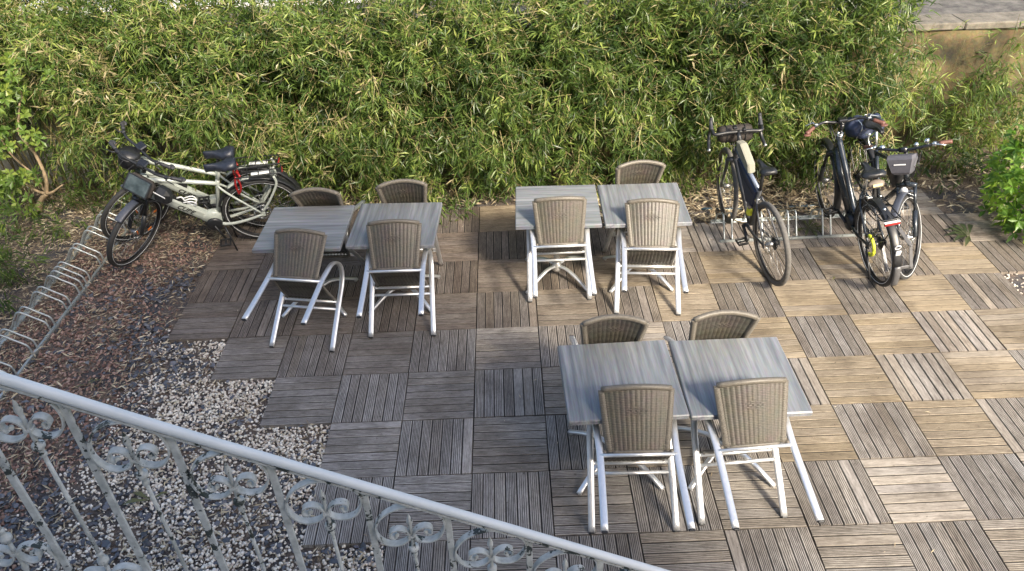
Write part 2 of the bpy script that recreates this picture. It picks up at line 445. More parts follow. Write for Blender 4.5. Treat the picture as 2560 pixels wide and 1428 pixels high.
def leaves(P, D, U, L, Wd, val, droop=.25, fold=.25, wide=.38):
    """N lanceolate leaves: base P, direction D, up U, length L, width Wd; 4 triangles each"""
    D = norm(D); droop = np.reshape(droop, (-1, 1)); S = norm(np.cross(D, U)); N = norm(np.cross(S, D)); L = L[:, None]; Wd = Wd[:, None]
    mid = P + D * L * wide
    l = mid + S * Wd / 2 + N * Wd * fold; r = mid - S * Wd / 2 + N * Wd * fold
    tip = P + D * L * .96 - np.array([0, 0, 1]) * L * droop
    V = np.stack([P, l, mid, r, tip], 1).reshape(-1, 3)
    k = np.arange(len(P))[:, None] * 5
    F = np.concatenate([k + [0, 2, 1], k + [0, 3, 2], k + [1, 2, 4], k + [2, 3, 4]], 0)
    return V, F, np.repeat(val, 5)
def rdir(n): return norm(rng.normal(size=(n, 3)))
# ------------------------------------------------------------------ ground, street, deck
GZ = -.035
mb = MB(); mb.grid(lambda u, v: (-40 + 80 * u, -40 + 43.0 * v, GZ), 40, 22)
tag(obj('ground', mb, M['ground']), kind='structure')
mb = MB(); mb.add([(-40, 3.24, 1.335), (40, 3.24, 1.335), (40, 4.75, 1.335), (-40, 4.75, 1.335)], [(0, 1, 2, 3)])
tag(obj('street_pavement', mb, M['asphalt']), kind='structure')
mb = MB(); mb.box((0, 4.81, 1.30), (80, .12, .16), bev=.012); mb.add([(-40, 4.87, 1.33), (40, 4.87, 1.33), (40, 40, 1.33), (-40, 40, 1.33)], [(0, 1, 2, 3)])
tag(obj('street', mb, M['palepave']), kind='structure')
mb = MB(); mb.add([(-3.6, -2.05, GZ + .012), (-2.42, -2.12, GZ + .012), (-2.2, -3.4, GZ + .012), (-3.6, -3.4, GZ + .012)], [(0, 1, 2, 3)], False)
tag(obj('concrete_path', mb, M['palepave']), kind='structure')

# boundary wall: one thing, ochre render on the right, grey on the left, coping, pilaster
w = thing('garden_wall', 'old ochre rendered boundary wall with worn coping behind the bamboo', 'wall', (0, 3.05, 0))
def wallgrid(x0, x1):
    def fn(u, v):
        x = x0 + (x1 - x0) * u; z = GZ + 1.335 * v
        return (x, -.10 + .012 * math.sin(x * 7.1 + z * 5) + .01 * math.sin(x * 17 + 3 * z) * math.cos(z * 11), z)
    return fn
mb = MB(); mb.grid(wallgrid(-2.5, 9), 90, 14); obj('wall_face', mb, M['ochre'], w)
mb = MB(); mb.grid(wallgrid(-9, -2.5), 50, 14); obj('wall_face', mb, M['greywall'], w)['label'] = 'bare grey concrete stretch of wall'
mb = MB()
for i in range(18):
    x = -9 + i * 1.0; mb.box((x + .5, .035, 1.345 + random.uniform(-.004, .004)), (.994, .33, .075), bev=.012)
obj('coping', mb, M['coping'], w)

def tile_kind(c, r):
    """which deck tiles exist: c column from x = .5 c, r row from y = .5 r upward"""
    lim = {3: (-5, 1), 2: (-5, 9), 1: (-5, 10), 0: (-5, 8), -1: (-4, 10), -2: (-3, 10), -3: (-2, 10), -4: (-2, 10), -5: (-1, 10), -6: (-1, 10), -7: (0, 9)}
    if r not in lim: return False
    a, b = lim[r]
    if r == 3 and c in (7, 8): return True
    return a <= c <= b
DV, DF, DT, DM = [], [], [], []; nv = 0
def slat(L, wd, grooves):
    h = wd / 2; prof = [(-h, -.033), (-h, -.0015), (-h + .0015, 0)]
    if grooves:
        n = grooves; d = .0016; p = wd / (n + 1); g = .0021
        for i in range(n):
            x = -h + p * (i + 1); prof += [(x - g, 0), (x - g * .9, -d), (x + g * .9, -d), (x + g, 0)]
    prof += [(h - .0015, 0), (h, -.0015), (h, -.033)]
    a = np.array(prof); k = len(a)
    V = np.concatenate([np.stack([np.full(k, -L / 2), a[:, 0], a[:, 1]], 1), np.stack([np.full(k, L / 2), a[:, 0], a[:, 1]], 1)])
    F = [(i, i + 1, k + i + 1, k + i) for i in range(k - 1)]
    gf = [F[4 + 4 * i] for i in range(grooves)] if grooves else []
    return V, [q for q in F if q not in gf], [tuple(range(k)), tuple(range(2 * k - 1, k - 1, -1))], gf
dk = MB(); tones = []
for r in range(-7, 4):
    for c in range(-5, 11):
        if not tile_kind(c, r): continue
        horiz = ((c + r + 1) % 2 == 0)
        cx, cy = .5 * c + .25, .5 * r + .25
        ang = random.gauss(0, .004); tz = random.uniform(-.003, .001); ti, tj = random.gauss(0, .0025), random.gauss(0, .0025)
        east = min(1, max(0, (cx - .2) / 1.9)); far = min(1, max(0, (cy + .6) / 1.2))
        tan = (.18 + .66 * east if horiz else .12 + .18 * east) * (1 if cx > .1 else .25)  # boards turn tanner eastward, sunlit warmth put partly into the wood tone
        if cy > 1.2 and cx > .6: tan *= .35
        if cx > 0 and cx < 1 and .9 < cy < 1.9 and horiz: tan = .7  # far middle tiles tanned to carry a patch of sunlight
        if cy < -1.6: tan *= .55
        brown = min(1, .1 + .85 * far * (1 - .65 * east) + .2 * (not horiz) * east)
        smoothp = .04 + .5 * east if cy > -1.2 else .2 * east
        ns = 7; wd = .5 / ns
        dk.mi = 2; e_ = .2475; dk.add([(cx - e_, cy - e_, tz - .0052), (cx + e_, cy - e_, tz - .0052), (cx + e_, cy + e_, tz - .0052), (cx - e_, cy + e_, tz - .0052)], [(0, 1, 2, 3)], False); tones.append(np.zeros((4, 4)))  # dark base sheet just below the slat tops, painting the gaps black
        rough = random.random() < smoothp * (1 if horiz else .35)
        tb = random.uniform(.40, .62)
        for k in range(ns):
            g = 0 if rough or random.random() < .05 else random.choice((4, 5, 5))
            V, F, caps, gf = slat(.493 + random.uniform(-.003, .001), wd - random.uniform(.0075, .0115), g)
            V[:, 1] += (k - (ns - 1) / 2) * wd; V[:, 2] += random.uniform(-.0012, .0006)
            if not horiz: V = np.stack([-V[:, 1], V[:, 0], V[:, 2]], 1)
            ca, sa = math.cos(ang), math.sin(ang)
            V = np.stack([V[:, 0] * ca - V[:, 1] * sa + cx, V[:, 0] * sa + V[:, 1] * ca + cy, V[:, 2] + tz + V[:, 0] * ti + V[:, 1] * tj], 1)
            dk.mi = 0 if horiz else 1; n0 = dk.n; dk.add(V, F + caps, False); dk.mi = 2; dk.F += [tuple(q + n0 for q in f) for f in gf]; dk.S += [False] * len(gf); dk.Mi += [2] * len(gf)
            bt = min(1, max(0, random.gauss(tan, .09))); bb = min(1, max(0, random.gauss(brown, .10)))
            tones.append(np.repeat([[bt, bb, min(1, max(0, random.gauss(tb, .09))), 1]], len(V), 0))
me = dk.mesh('wooden_deck', [M['deck_x'], M['deck_y'], M['grime_shade']])
a = me.attributes.new('tone', 'FLOAT_COLOR', 'POINT'); a.data.foreach_set('color', np.concatenate(tones).astype(np.float32).ravel())
tag(link(bpy.data.objects.new('wooden_deck', me)), kind='structure')

# ------------------------------------------------------------------ loose ground cover (nobody could count it)
ICO_V = None
def ico():
    t = (1 + 5 ** .5) / 2
    V = norm(np.array([(-1, t, 0), (1, t, 0), (-1, -t, 0), (1, -t, 0), (0, -1, t), (0, 1, t), (0, -1, -t), (0, 1, -t), (t, 0, -1), (t, 0, 1), (-t, 0, -1), (-t, 0, 1)], float))
    F = np.array([(0, 11, 5), (0, 5, 1), (0, 1, 7), (0, 7, 10), (0, 10, 11), (1, 5, 9), (5, 11, 4), (11, 10, 2), (10, 7, 6), (7, 1, 8), (3, 9, 4), (3, 4, 2), (3, 2, 6), (3, 6, 8), (3, 8, 9), (4, 9, 5), (2, 4, 11), (6, 2, 10), (8, 6, 7), (9, 8, 1)])
    return V, F
def rotmats(n, tilt):
    yaw = rng.uniform(0, 2 * PI, n); ax = rng.normal(0, tilt, n); ay = rng.normal(0, tilt, n)
    cz, sz, cx, sx, cy, sy = np.cos(yaw), np.sin(yaw), np.cos(ax), np.sin(ax), np.cos(ay), np.sin(ay); z = np.zeros(n); o = np.ones(n)
    Rz = np.array([[cz, -sz, z], [sz, cz, z], [z, z, o]]).transpose(2, 0, 1); Rx = np.array([[o, z, z], [z, cx, -sx], [z, sx, cx]]).transpose(2, 0, 1); Ry = np.array([[cy, z, sy], [z, o, z], [-sy, z, cy]]).transpose(2, 0, 1)
    return Rz @ Rx @ Ry
def stones(name, P, size, mat, flat=.6, tilt=.3, jag=.15, smooth=True):
    n = len(P); V, F = ico()
    S = np.stack([size, size * rng.uniform(.6, .95, n), size * flat * rng.uniform(.7, 1.2, n)], 1)
    W = V[None] * (1 + rng.normal(0, jag, (n, 12, 1))) * S[:, None]
    W = np.einsum('nij,nkj->nki', rotmats(n, tilt), W) + P[:, None]
    FF = (F[None] + 12 * np.arange(n)[:, None, None]).reshape(-1, 3)
    o = link(bpy.data.objects.new(name, bulk(name, W.reshape(-1, 3), FF, mat, np.repeat(rng.uniform(0, 1, n) ** .8, 12), smooth)))
    return tag(o, kind='stuff')
def ondeck(x, y):
    c = np.floor(x / .5).astype(int); r = np.floor(y / .5).astype(int)
    return np.array([tile_kind(a, b) for a, b in zip(c, r)])
def sstep(a, b, x): t = np.clip((x - a) / (b - a), 0, 1); return t * t * (3 - 2 * t)
def wob(x, y, s=1.0, k=0): return .5 * np.sin(2.1 * s * x + 1.3 * k + 1.7 * np.sin(1.3 * s * y)) + .5 * np.sin(2.7 * s * y + .8 * k + 1.2 * np.sin(1.9 * s * x))
def scatter(n, x0, x1, y0, y1, dens):
    out = np.zeros((0, 2))
    while len(out) < n:
        q = np.stack([rng.uniform(x0, x1, n * 2), rng.uniform(y0, y1, n * 2)], 1)
        d = dens(q[:, 0], q[:, 1]); q = q[rng.uniform(0, 1, len(q)) < d]; q = q[~ondeck(q[:, 0], q[:, 1])]
        out = np.concatenate([out, q])
    return out[:n]
def d_white(x, y): return sstep(-2.95, -2.1, x + .22 * wob(x, y, 2.2) + .18 * wob(x, y, 5, 2)) * sstep(.3, -.25, y) * (.55 + .45 * sstep(-.3, .5, wob(x, y, 3, 1)))
P = scatter(16500, -3.6, -.3, -3.3, .3, d_white)
h = rng.uniform(0, .022, len(P)) * d_white(P[:, 0], P[:, 1])
stones('white_gravel', np.column_stack([P, GZ + .004 + h]), rng.uniform(.0055, .0155, len(P)), M['pebble'], .62, .5)
P = scatter(420, 4.3, 5.6, -.05, 1.0, lambda x, y: np.clip(.25 + .75 * (y < .5), 0, 1))
stones('white_gravel', np.column_stack([P, GZ + .01 + 0 * P[:, 0]]), rng.uniform(.007, .014, len(P)), M['pebble'], .62, .5)
def d_slate(x, y): return np.clip(np.exp(-((x + 2.55 + .15 * np.sin(2 * y)) / .38) ** 2) * (.4 + .7 * wob(x, y, 2.6, 3)) + .10 + .3 * sstep(-1.2, -1.7, y), 0, 1) * sstep(1.3, .7, y)
P = scatter(3800, -3.5, -.5, -3.3, 1.2, d_slate)
stones('slate_chippings', np.column_stack([P, GZ + .008 + rng.uniform(0, .022, len(P))]), rng.uniform(.008, .026, len(P)), M['slate'], .22, .28, .28, False)
def d_mulch(x, y): return np.clip(sstep(-2.35, -2.95, x + .2 * wob(x, y, 2, 4)), .03, 1) * sstep(2.3, 1.2, y)
P = scatter(9500, -3.95, -1.9, -2.6, 2.2, d_mulch)
stones('red_mulch', np.column_stack([P, GZ + .004 + rng.uniform(0, .014, len(P))]), rng.uniform(.007, .017, len(P)), M['mulch'], .5, .5, .28, False)

def litter(name, P, z, L, tilt=.18):
    n = len(P); yaw = rng.uniform(0, 2 * PI, n)
    D = np.stack([np.cos(yaw), np.sin(yaw), rng.normal(0, tilt, n)], 1); U = norm(np.stack([rng.normal(0, .35, n), rng.normal(0, .35, n), np.ones(n)], 1))
    V, F, a = leaves(np.column_stack([P, z]), D, U, L, L * rng.uniform(.08, .2, n), rng.uniform(0, 1, n), rng.normal(0, .1, n) * .3, .25, .45)
    return tag(link(bpy.data.objects.new(name, bulk(name, V, F, M['litter'], a))), kind='stuff')
def d_lit(x, y):
    left = .30 + .5 * np.clip(wob(x, y, 3.1, 6), 0, 1) + .4 * sstep(.9, 1.7, y) + .6 * sstep(-3.5, -3.9, x)
    wh = 1 - .6 * d_white(x, y)
    return np.clip(np.where(y > 1.45, 1, left) * wh, 0, 1) * np.where(x > -.2, 1, 1)
P = scatter(24000, -5.4, -.5, -3.2, 3.0, d_lit); n = len(P)
litter('leaf_litter', P, GZ + .018 + rng.uniform(0, .035, n), rng.uniform(.022, .085, n))
P = scatter(9500, -2.6, 6.2, 1.5, 3.0, lambda x, y: np.clip(.35 + .65 * sstep(1.0, 1.9, x) * sstep(4.5, 3.5, x) + .4 * (x < 0), 0, 1)); n = len(P)
litter('leaf_litter', P, GZ + .01 + rng.uniform(0, .06, n) ** 1.0, rng.uniform(.04, .15, n), .25)
# loose bits lying on the deck
nb = 420; q = np.stack([rng.uniform(-2.5, 5.2, nb), rng.uniform(-2.5, 2, nb)], 1); q = q[ondeck(q[:, 0], q[:, 1])]
q = q[rng.uniform(0, 1, len(q)) < np.clip(.25 + .5 * sstep(.2, 1.8, q[:, 1]), 0, 1)]
litter('leaf_litter', q, .006 + 0 * q[:, 0], rng.uniform(.01, .05, len(q)), .05)

# ------------------------------------------------------------------ bamboo hedge
PR = np.array([(.0, 2.42), (.3, 2.2), (.7, 2.1), (1.1, 2.08), (1.5, 2.16), (1.8, 2.36), (1.97, 2.68), (2.02, 3.1)])   # z, y front profile
sl = np.concatenate([[0], np.cumsum(np.hypot(np.diff(PR[:, 0]), np.diff(PR[:, 1])))]); sl /= sl[-1]
def hsurf(x, s):
    z = np.interp(s, sl, PR[:, 0]); y = np.interp(s, sl, PR[:, 1])
    e = .01; dz = np.interp(np.clip(s + e, 0, 1), sl, PR[:, 0]) - np.interp(np.clip(s - e, 0, 1), sl, PR[:, 0]); dy = np.interp(np.clip(s + e, 0, 1), sl, PR[:, 1]) - np.interp(np.clip(s - e, 0, 1), sl, PR[:, 1])
    l = np.hypot(dz, dy) + 1e-9; N = np.stack([0 * x, -dz / l, dy / l], 1)
    y = y + .42 * sstep(-3.55, -4.15, x)
    lump =    .11 * wob(x, z * 1.4, 2.3, 1) + .08 * wob(x, z, 5.5, 2) + .04 * wob(x, z, 11, 5)
    return np.stack([x, y, z], 1) + N * lump[:, None], N
def hkeep(x, z):
    hem = .10 + .20 * sstep(1.5, 2.2, x) * sstep(4.6, 3.6, x) + .06 * np.sin(5 * x)
    k = sstep(hem, hem + .14, z)
    k = k * (1 - .80 * sstep(-2.55, -3.1, x) * sstep(1.12, .88, z + .1 * np.sin(6 * x)))
    k = k * (1 - .35 * sstep(-1.5, -2.3, x) * sstep(.75, .45, z))
    edge = 4.02 + .10 * np.sin(7 * z) + .16 * sstep(1.2, 1.8, z)
    return k * sstep(edge + .1, edge - .22, x)
def twigs_to_leaves(P, D, nl, Lr, Wr, vbase, spread=.75, droop=(.08, .32)):
    """for each twig (base P, direction D) put nl leaves alternately along it"""
    n = len(P); ls = []; tl = rng.uniform(.10, .20, n)
    for k in range(nl):
        f = (k + 1) / nl; base = P + D * (tl * f)[:, None]
        side = norm(np.cross(D, rdir(n))); d = norm(D * .75 + side * spread + np.array([0, 0, -.18]))
        up = norm(np.array([0, -.25, 1]) + .55 * rng.normal(size=(n, 3)))
        ls.append((base, d, up, rng.uniform(*Lr, n), rng.uniform(*Wr, n), np.clip(vbase + rng.normal(0, .12, n), 0, 1), rng.uniform(*droop, n)))
    Z = [np.concatenate([l[i] for l in ls]) for i in range(7)]
    return leaves(Z[0], Z[1], Z[2], Z[3], Z[4], Z[5], Z[6][:, None])
NC = 3300
xc = rng.uniform(-5.9, 4.5, NC); sc_ = rng.uniform(.03, 1, NC)
Pc, Nc = hsurf(xc, sc_); off_ = rng.normal(0, .085, NC); kc = rng.uniform(0, 1, NC) < hkeep(Pc[:, 0], Pc[:, 2]); Pc, Nc, off_ = Pc[kc], Nc[kc], off_[kc]
vo = wob(Pc[:, 0] * 1.3, Pc[:, 2] * 1.9, 3.4, 9) + .5 * wob(Pc[:, 0], Pc[:, 2], 9, 4); kv = rng.uniform(0, 1, len(Pc)) > .78 * sstep(-.15, -.65, vo); Pc, Nc, off_ = Pc[kv], Nc[kv], off_[kv]
Pc = Pc + Nc * off_[:, None]; per = 9
Ac = norm(Nc * rng.uniform(.3, 1, (len(Pc), 1)) + .75 * rng.normal(size=Pc.shape) + np.array([0, 0, 1]) * (np.where(Pc[:, 2] > 1.35, .30, -.35))[:, None])
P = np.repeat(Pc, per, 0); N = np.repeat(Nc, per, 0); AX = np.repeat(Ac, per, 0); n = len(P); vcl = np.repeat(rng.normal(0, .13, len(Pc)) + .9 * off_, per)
P = P + AX * rng.uniform(-.05, .26, (n, 1)) + rng.normal(0, .048, (n, 3))
D = norm(AX * .8 + N * .25 + .62 * rng.normal(size=(n, 3)) + np.array([0, 0, 1]) * (np.where(P[:, 2] > 1.35, .12, -.22))[:, None])
cl = .5 + .5 * wob(P[:, 0], P[:, 2] * 1.6, 4.2, 3)
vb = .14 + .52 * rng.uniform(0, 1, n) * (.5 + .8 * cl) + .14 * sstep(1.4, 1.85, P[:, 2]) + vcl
vb = vb - .10 * sstep(.6, 1.6, P[:, 0]) * sstep(.9, 1.3, P[:, 2])  # upper right leaves darkened, shade put into the leaf value
dry = rng.uniform(0, 1, n) < (.022 + .10 * sstep(-.8, -2.4, P[:, 0]) * np.clip(.4 + wob(P[:, 0], P[:, 2], 3, 8), 0, 1) + .10 * sstep(.45, .2, P[:, 2]) * (P[:, 0] < .8))
dry |= (np.hypot(P[:, 0] + 3.45, (P[:, 2] - 1.5) * .8) < .17) & (rng.uniform(0, 1, n) < .75); dry |= (np.hypot(P[:, 0] + 4.0, P[:, 2] - 1.15) < .3) & (rng.uniform(0, 1, n) < .4)
vb[dry] = rng.uniform(.9, 1, dry.sum())
V, F, a = twigs_to_leaves(P, D, 6, (.06, .13), (.011, .0195), np.where(dry, vb, np.clip(vb, 0, .86)), .85, (.0, .13))
# inner mass so that little shows through; dark leaf values paint the voids' shade
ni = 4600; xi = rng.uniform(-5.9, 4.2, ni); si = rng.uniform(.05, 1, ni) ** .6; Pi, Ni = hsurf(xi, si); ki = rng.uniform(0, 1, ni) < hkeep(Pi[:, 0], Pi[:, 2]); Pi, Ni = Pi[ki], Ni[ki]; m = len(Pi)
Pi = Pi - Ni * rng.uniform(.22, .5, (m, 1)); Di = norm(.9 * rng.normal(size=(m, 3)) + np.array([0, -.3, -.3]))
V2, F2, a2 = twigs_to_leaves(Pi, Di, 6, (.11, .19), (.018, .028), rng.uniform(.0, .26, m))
hedge = thing('bamboo_hedge', 'dense green bamboo hedge along the back of the terrace', 'hedge', (0, 2.6, 0))
off = np.array([0, 2.6, 0])
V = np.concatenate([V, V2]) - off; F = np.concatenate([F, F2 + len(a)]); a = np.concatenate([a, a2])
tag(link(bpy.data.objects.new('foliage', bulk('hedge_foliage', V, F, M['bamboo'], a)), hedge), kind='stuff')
def prisms(P0, P1, r0, r1):
    n = len(P0); T = norm(P1 - P0); S = norm(np.cross(T, np.array([.3, .9, .1]))); W = np.cross(T, S); V = []
    for Pq, rr in ((P0, r0), (P1, r1)):
        for k in range(3):
            t = 2 * PI * k / 3; V.append(Pq + (S * math.cos(t) + W * math.sin(t)) * np.reshape(rr, (-1, 1)))
    V = np.stack(V, 1).reshape(-1, 3); b = np.arange(n)[:, None] * 6
    F = np.concatenate([b + [k, (k + 1) % 3, 3 + (k + 1) % 3, 3 + k] for k in range(3)])
    return V, F
sel = rng.uniform(0, 1, n) < .32
V, F = prisms(P[sel] - D[sel] * .12, P[sel] + D[sel] * .17, np.full(sel.sum(), .0022), np.full(sel.sum(), .001))
tag(link(bpy.data.objects.new('twigs', bulk('hedge_twigs', V - off, F, M['twig'])), hedge), kind='stuff')
ns_ = 150; xs_ = rng.uniform(-5.4, 4.1, ns_); ss_ = rng.uniform(.25, .95, ns_); Ps, Ns = hsurf(xs_, ss_); ks = rng.uniform(0, 1, ns_) < hkeep(Ps[:, 0], Ps[:, 2]); Ps, Ns = Ps[ks], Ns[ks]; ns_ = len(Ps)
Dq = norm(np.stack([rng.normal(0, .8, ns_), rng.normal(-.25, .2, ns_), rng.uniform(-.3, 1, ns_)], 1)); Ls = rng.uniform(.3, .75, (ns_, 1))
c0 = Ps - Ns * .02 - Dq * Ls * .5; c1 = Ps + Ns * .07; c2_ = Ps + Dq * Ls * .5 - [0, 0, .04]
Va, Fa = prisms(c0, c1, np.full(ns_, .004), np.full(ns_, .003)); Vb, Fb = prisms(c1, c2_, np.full(ns_, .003), np.full(ns_, .0015))
tag(link(bpy.data.objects.new('arching_stems', bulk('hedge_stems', np.concatenate([Va, Vb]) - off, np.concatenate([Fa, Fb + len(Va)]), M['twig'])), hedge), kind='stuff')
nc = 330; xc = rng.uniform(-5.5, 4.0, nc); yc = rng.uniform(2.3, 2.85, nc)
B0 = np.stack([xc, yc, np.full(nc, GZ)], 1); B1 = B0 + np.stack([rng.normal(0, .16, nc), rng.normal(-.06, .1, nc), rng.uniform(1.1, 1.75, nc)], 1); Bm = (B0 + B1) / 2 + rng.normal(0, .03, (nc, 3))
Va, Fa = prisms(B0, Bm, rng.uniform(.005, .009, nc), np.full(nc, .006)); Vb, Fb = prisms(Bm, B1, np.full(nc, .006), np.full(nc, .003))
tag(link(bpy.data.objects.new('culms', bulk('hedge_culms', np.concatenate([Va, Vb]) - off, np.concatenate([Fa, Fb + len(Va)]), M['stem'])), hedge), kind='stuff')

def clump(name, label, cat, loc, twP, twD, nl, Lr, Wr, v, stems, mat='bamboo', stemmat='stem', group=None, droop=(.08, .32), spread=.75, sr=.005):
    t = thing(name, label, cat, loc, 0, group); o = np.array(loc)
    V, F, a = twigs_to_leaves(twP, twD, nl, Lr, Wr, v, spread, droop)
    link(bpy.data.objects.new('foliage', bulk(name + '_foliage', V - o, F, M[mat], a)), t)
    S = MB()
    for pth in stems:
        q = catmull([np.array(p) - o for p in pth], 5); S.tube(q, np.linspace(sr, sr * .4, len(q)), 6)
    obj('stems', S, M[stemmat], t); return t
# sparse bamboo in front of the ochre wall on the right
def cl_pts(n, x0, x1, y0, y1, z0, z1): return np.stack([rng.uniform(x0, x1, n), rng.uniform(y0, y1, n), rng.uniform(z0, z1, n)], 1)
def dd(n, down=-.2): return norm(.8 * rng.normal(size=(n, 3)) + np.array([0, -.35, down]))
A_ = np.concatenate([cl_pts(165, 4.2, 5.4, 2.4, 2.85, .5, .95), cl_pts(80, 4.0, 4.6, 2.35, 2.8, .85, 1.5), cl_pts(60, 4.6, 5.4, 2.3, 2.8, .25, .6)])
clump('bamboo_shoots', 'sparse bamboo shoots with pale stems in front of the bare ochre wall', 'bamboo', (4.6, 2.75, GZ), A_, dd(len(A_)), 6, (.07, .16), (.010, .018), rng.uniform(.15, .8, len(A_)),
      [[(4.35, 2.75, GZ), (4.37, 2.7, .5), (4.42, 2.66, 1.0), (4.5, 2.6, 1.5)], [(4.75, 2.8, GZ), (4.8, 2.75, .5), (4.86, 2.7, .9), (4.88, 2.66, 1.3)], [(5.0, 2.8, GZ), (5.08, 2.78, .4), (5.1, 2.7, .85)], [(4.5, 2.8, GZ), (4.46, 2.72, .4), (4.4, 2.6, .8)]])
A_ = np.concatenate([cl_pts(55, 5.15, 5.75, 2.4, 2.8, .85, 1.42), cl_pts(170, 5.0, 5.9, 2.3, 2.8, .4, .95), cl_pts(160, 4.9, 5.9, 2.2, 2.7, .0, .55)])
clump('bamboo_shoots', 'taller loose bamboo at the right edge reaching above the wall coping', 'bamboo', (5.5, 2.75, GZ), A_, dd(len(A_), .05), 6, (.07, .16), (.010, .018), rng.uniform(.2, .85, len(A_)),
      [[(5.3, 2.75, GZ), (5.3, 2.7, .6), (5.35, 2.65, 1.1), (5.3, 2.6, 1.55)], [(5.6, 2.75, GZ), (5.58, 2.7, .6), (5.65, 2.6, 1.4)], [(5.8, 2.75, GZ), (5.85, 2.7, .7), (5.7, 2.6, 1.3)]])
# young plants on the ground at the foot of hedge and wall
for i, (lab, lx, ly, rad, hh, nn) in enumerate([
        ('dark green weeds growing below the ochre wall', 4.75, 2.35, .36, .36, 46), ('low leafy weeds at the wall foot behind the facing bicycle', 4.25, 2.3, .3, .24, 30), ('green weeds at the foot of the wall near the right bush', 5.25, 2.1, .34, .34, 44)]):
    A_ = np.stack([lx + rng.normal(0, rad * .5, nn), ly + rng.normal(0, rad * .35, nn), GZ + rng.uniform(.06, hh, nn)], 1)
    clump('weeds', lab, 'plant', (lx, ly, GZ), A_, dd(nn, .3), 6, (.05, .11), (.016, .028), rng.uniform(.1, .7, nn), [[(p[0], p[1], GZ), (p[0] + .01, p[1] - .01, p[2])] for p in A_[::3]], 'weed', sr=.004)
for lab, lx, ly, nn, v0 in (('tuft of narrow grey-green leaves beside the middle tables', 1.78, 1.56, 16, .75), ('tuft of bamboo leaves at the deck edge between the table pairs', -.33, 1.68, 14, .5), ('small bamboo sprout on the mulch near the left bike rack', -4.15, 1.75, 18, .4), ('leafy bamboo sprout under the pale branch at the left edge', -4.55, 1.35, 26, .35), ('bamboo sprout left of the rack, nearest the left picture edge', -4.2, .45, 30, .3), ('tall leafy bamboo sprout beside the crooked trunk of the left shrub', -4.75, 1.75, 60, .35), ('dark bamboo sprout under the hanging hedge behind the far rack', -3.85, 2.45, 46, .15), ('spreading bamboo sprout half way along the left side of the racks', -4.45, .85, 54, .3), ('bamboo sprout between the bike rack and the pale branched shrub', -4.25, 1.05, 30, .4), ('dark bamboo sprout at the foot of the shrub behind the far rack end', -4.1, 2.25, 34, .25), ('bamboo sprout at the foot of the hedge behind the left tables', -.55, 2.15, 20, .3)):
    k_ = 1 + max(0, nn - 26) / 20; A_ = np.stack([lx + rng.normal(0, .1 * k_, nn), ly + rng.normal(0, .07 * k_, nn), GZ + rng.uniform(.03, .22 * k_, nn)], 1)
    clump('bamboo_sprout', lab, 'plant', (lx, ly, GZ), A_, dd(nn, .1), 6, (.07, .15), (.010, .018), np.clip(rng.normal(v0, .12, nn), 0, 1), [[(p[0] * .3 + lx * .7, p[1] * .3 + ly * .7, GZ), tuple(p)] for p in A_[::2]], sr=.003)

# broad-leaved shrubs: whorls of rounded leaves
def whorls(P, D, nl, L, v):
    n = len(P); ls = []
    for k in range(nl):
        t = 2 * PI * k / nl; u = norm(np.cross(D, np.array([.2, .3, 1.0]))); w_ = np.cross(D, u)
        d = norm(u * math.cos(t) + w_ * math.sin(t) + D * rng.uniform(.2, .8, (n, 1)) + .2 * rng.normal(size=(n, 3)))
        ls.append((P + D * rng.uniform(0, .03, (n, 1)), d, norm(D + .25 * rng.normal(size=(n, 3))), L * rng.uniform(.7, 1.15, n), L * rng.uniform(.34, .46, n), np.clip(v + rng.normal(0, .12, n), 0, 1)))
    Z = [np.concatenate([l[i] for l in ls]) for i in range(6)]
    return leaves(Z[0], Z[1], Z[2], Z[3], Z[4], Z[5], .12, .14, .55)
def shrub(name, label, loc, P, D, L, v, mat, branches, nl=6):
    t = thing(name, label, 'shrub', loc); o = np.array(loc)
    V, F, a = whorls(P, D, nl, L, v); link(bpy.data.objects.new('foliage', bulk(name + '_foliage', V - o, F, M[mat], a)), t)
    b = MB()
    for pth, r0, r1 in branches:
        q = catmull([np.array(p) - o for p in pth], 7); b.tube(q, np.linspace(r0, r1, len(q)), 8)
    obj('branches', b, M['bark'], t); return t
cen = [(-4.18, 2.05, 1.62, .16, 20), (-4.32, 2.1, 1.3, .15, 16), (-4.52, 2.05, 1.45, .2, 22), (-4.62, 2.05, .82, .12, 14), (-4.25, 2.0, .90, .06, 4), (-4.62, 1.95, .5, .12, 20), (-4.72, 2.0, .5, .16, 20), (-4.66, 2.0, 1.15, .13, 12), (-4.25, 2.0, 1.05, .07, 5), (-4.7, 1.9, .2, .18, 14)]
P = np.concatenate([np.array(c[:3]) + rng.normal(0, c[3], (c[4], 3)) * [1, .6, 1] for c in cen]); D = norm(rng.normal(size=P.shape) * .5 + np.array([.2, -.8, .7]))
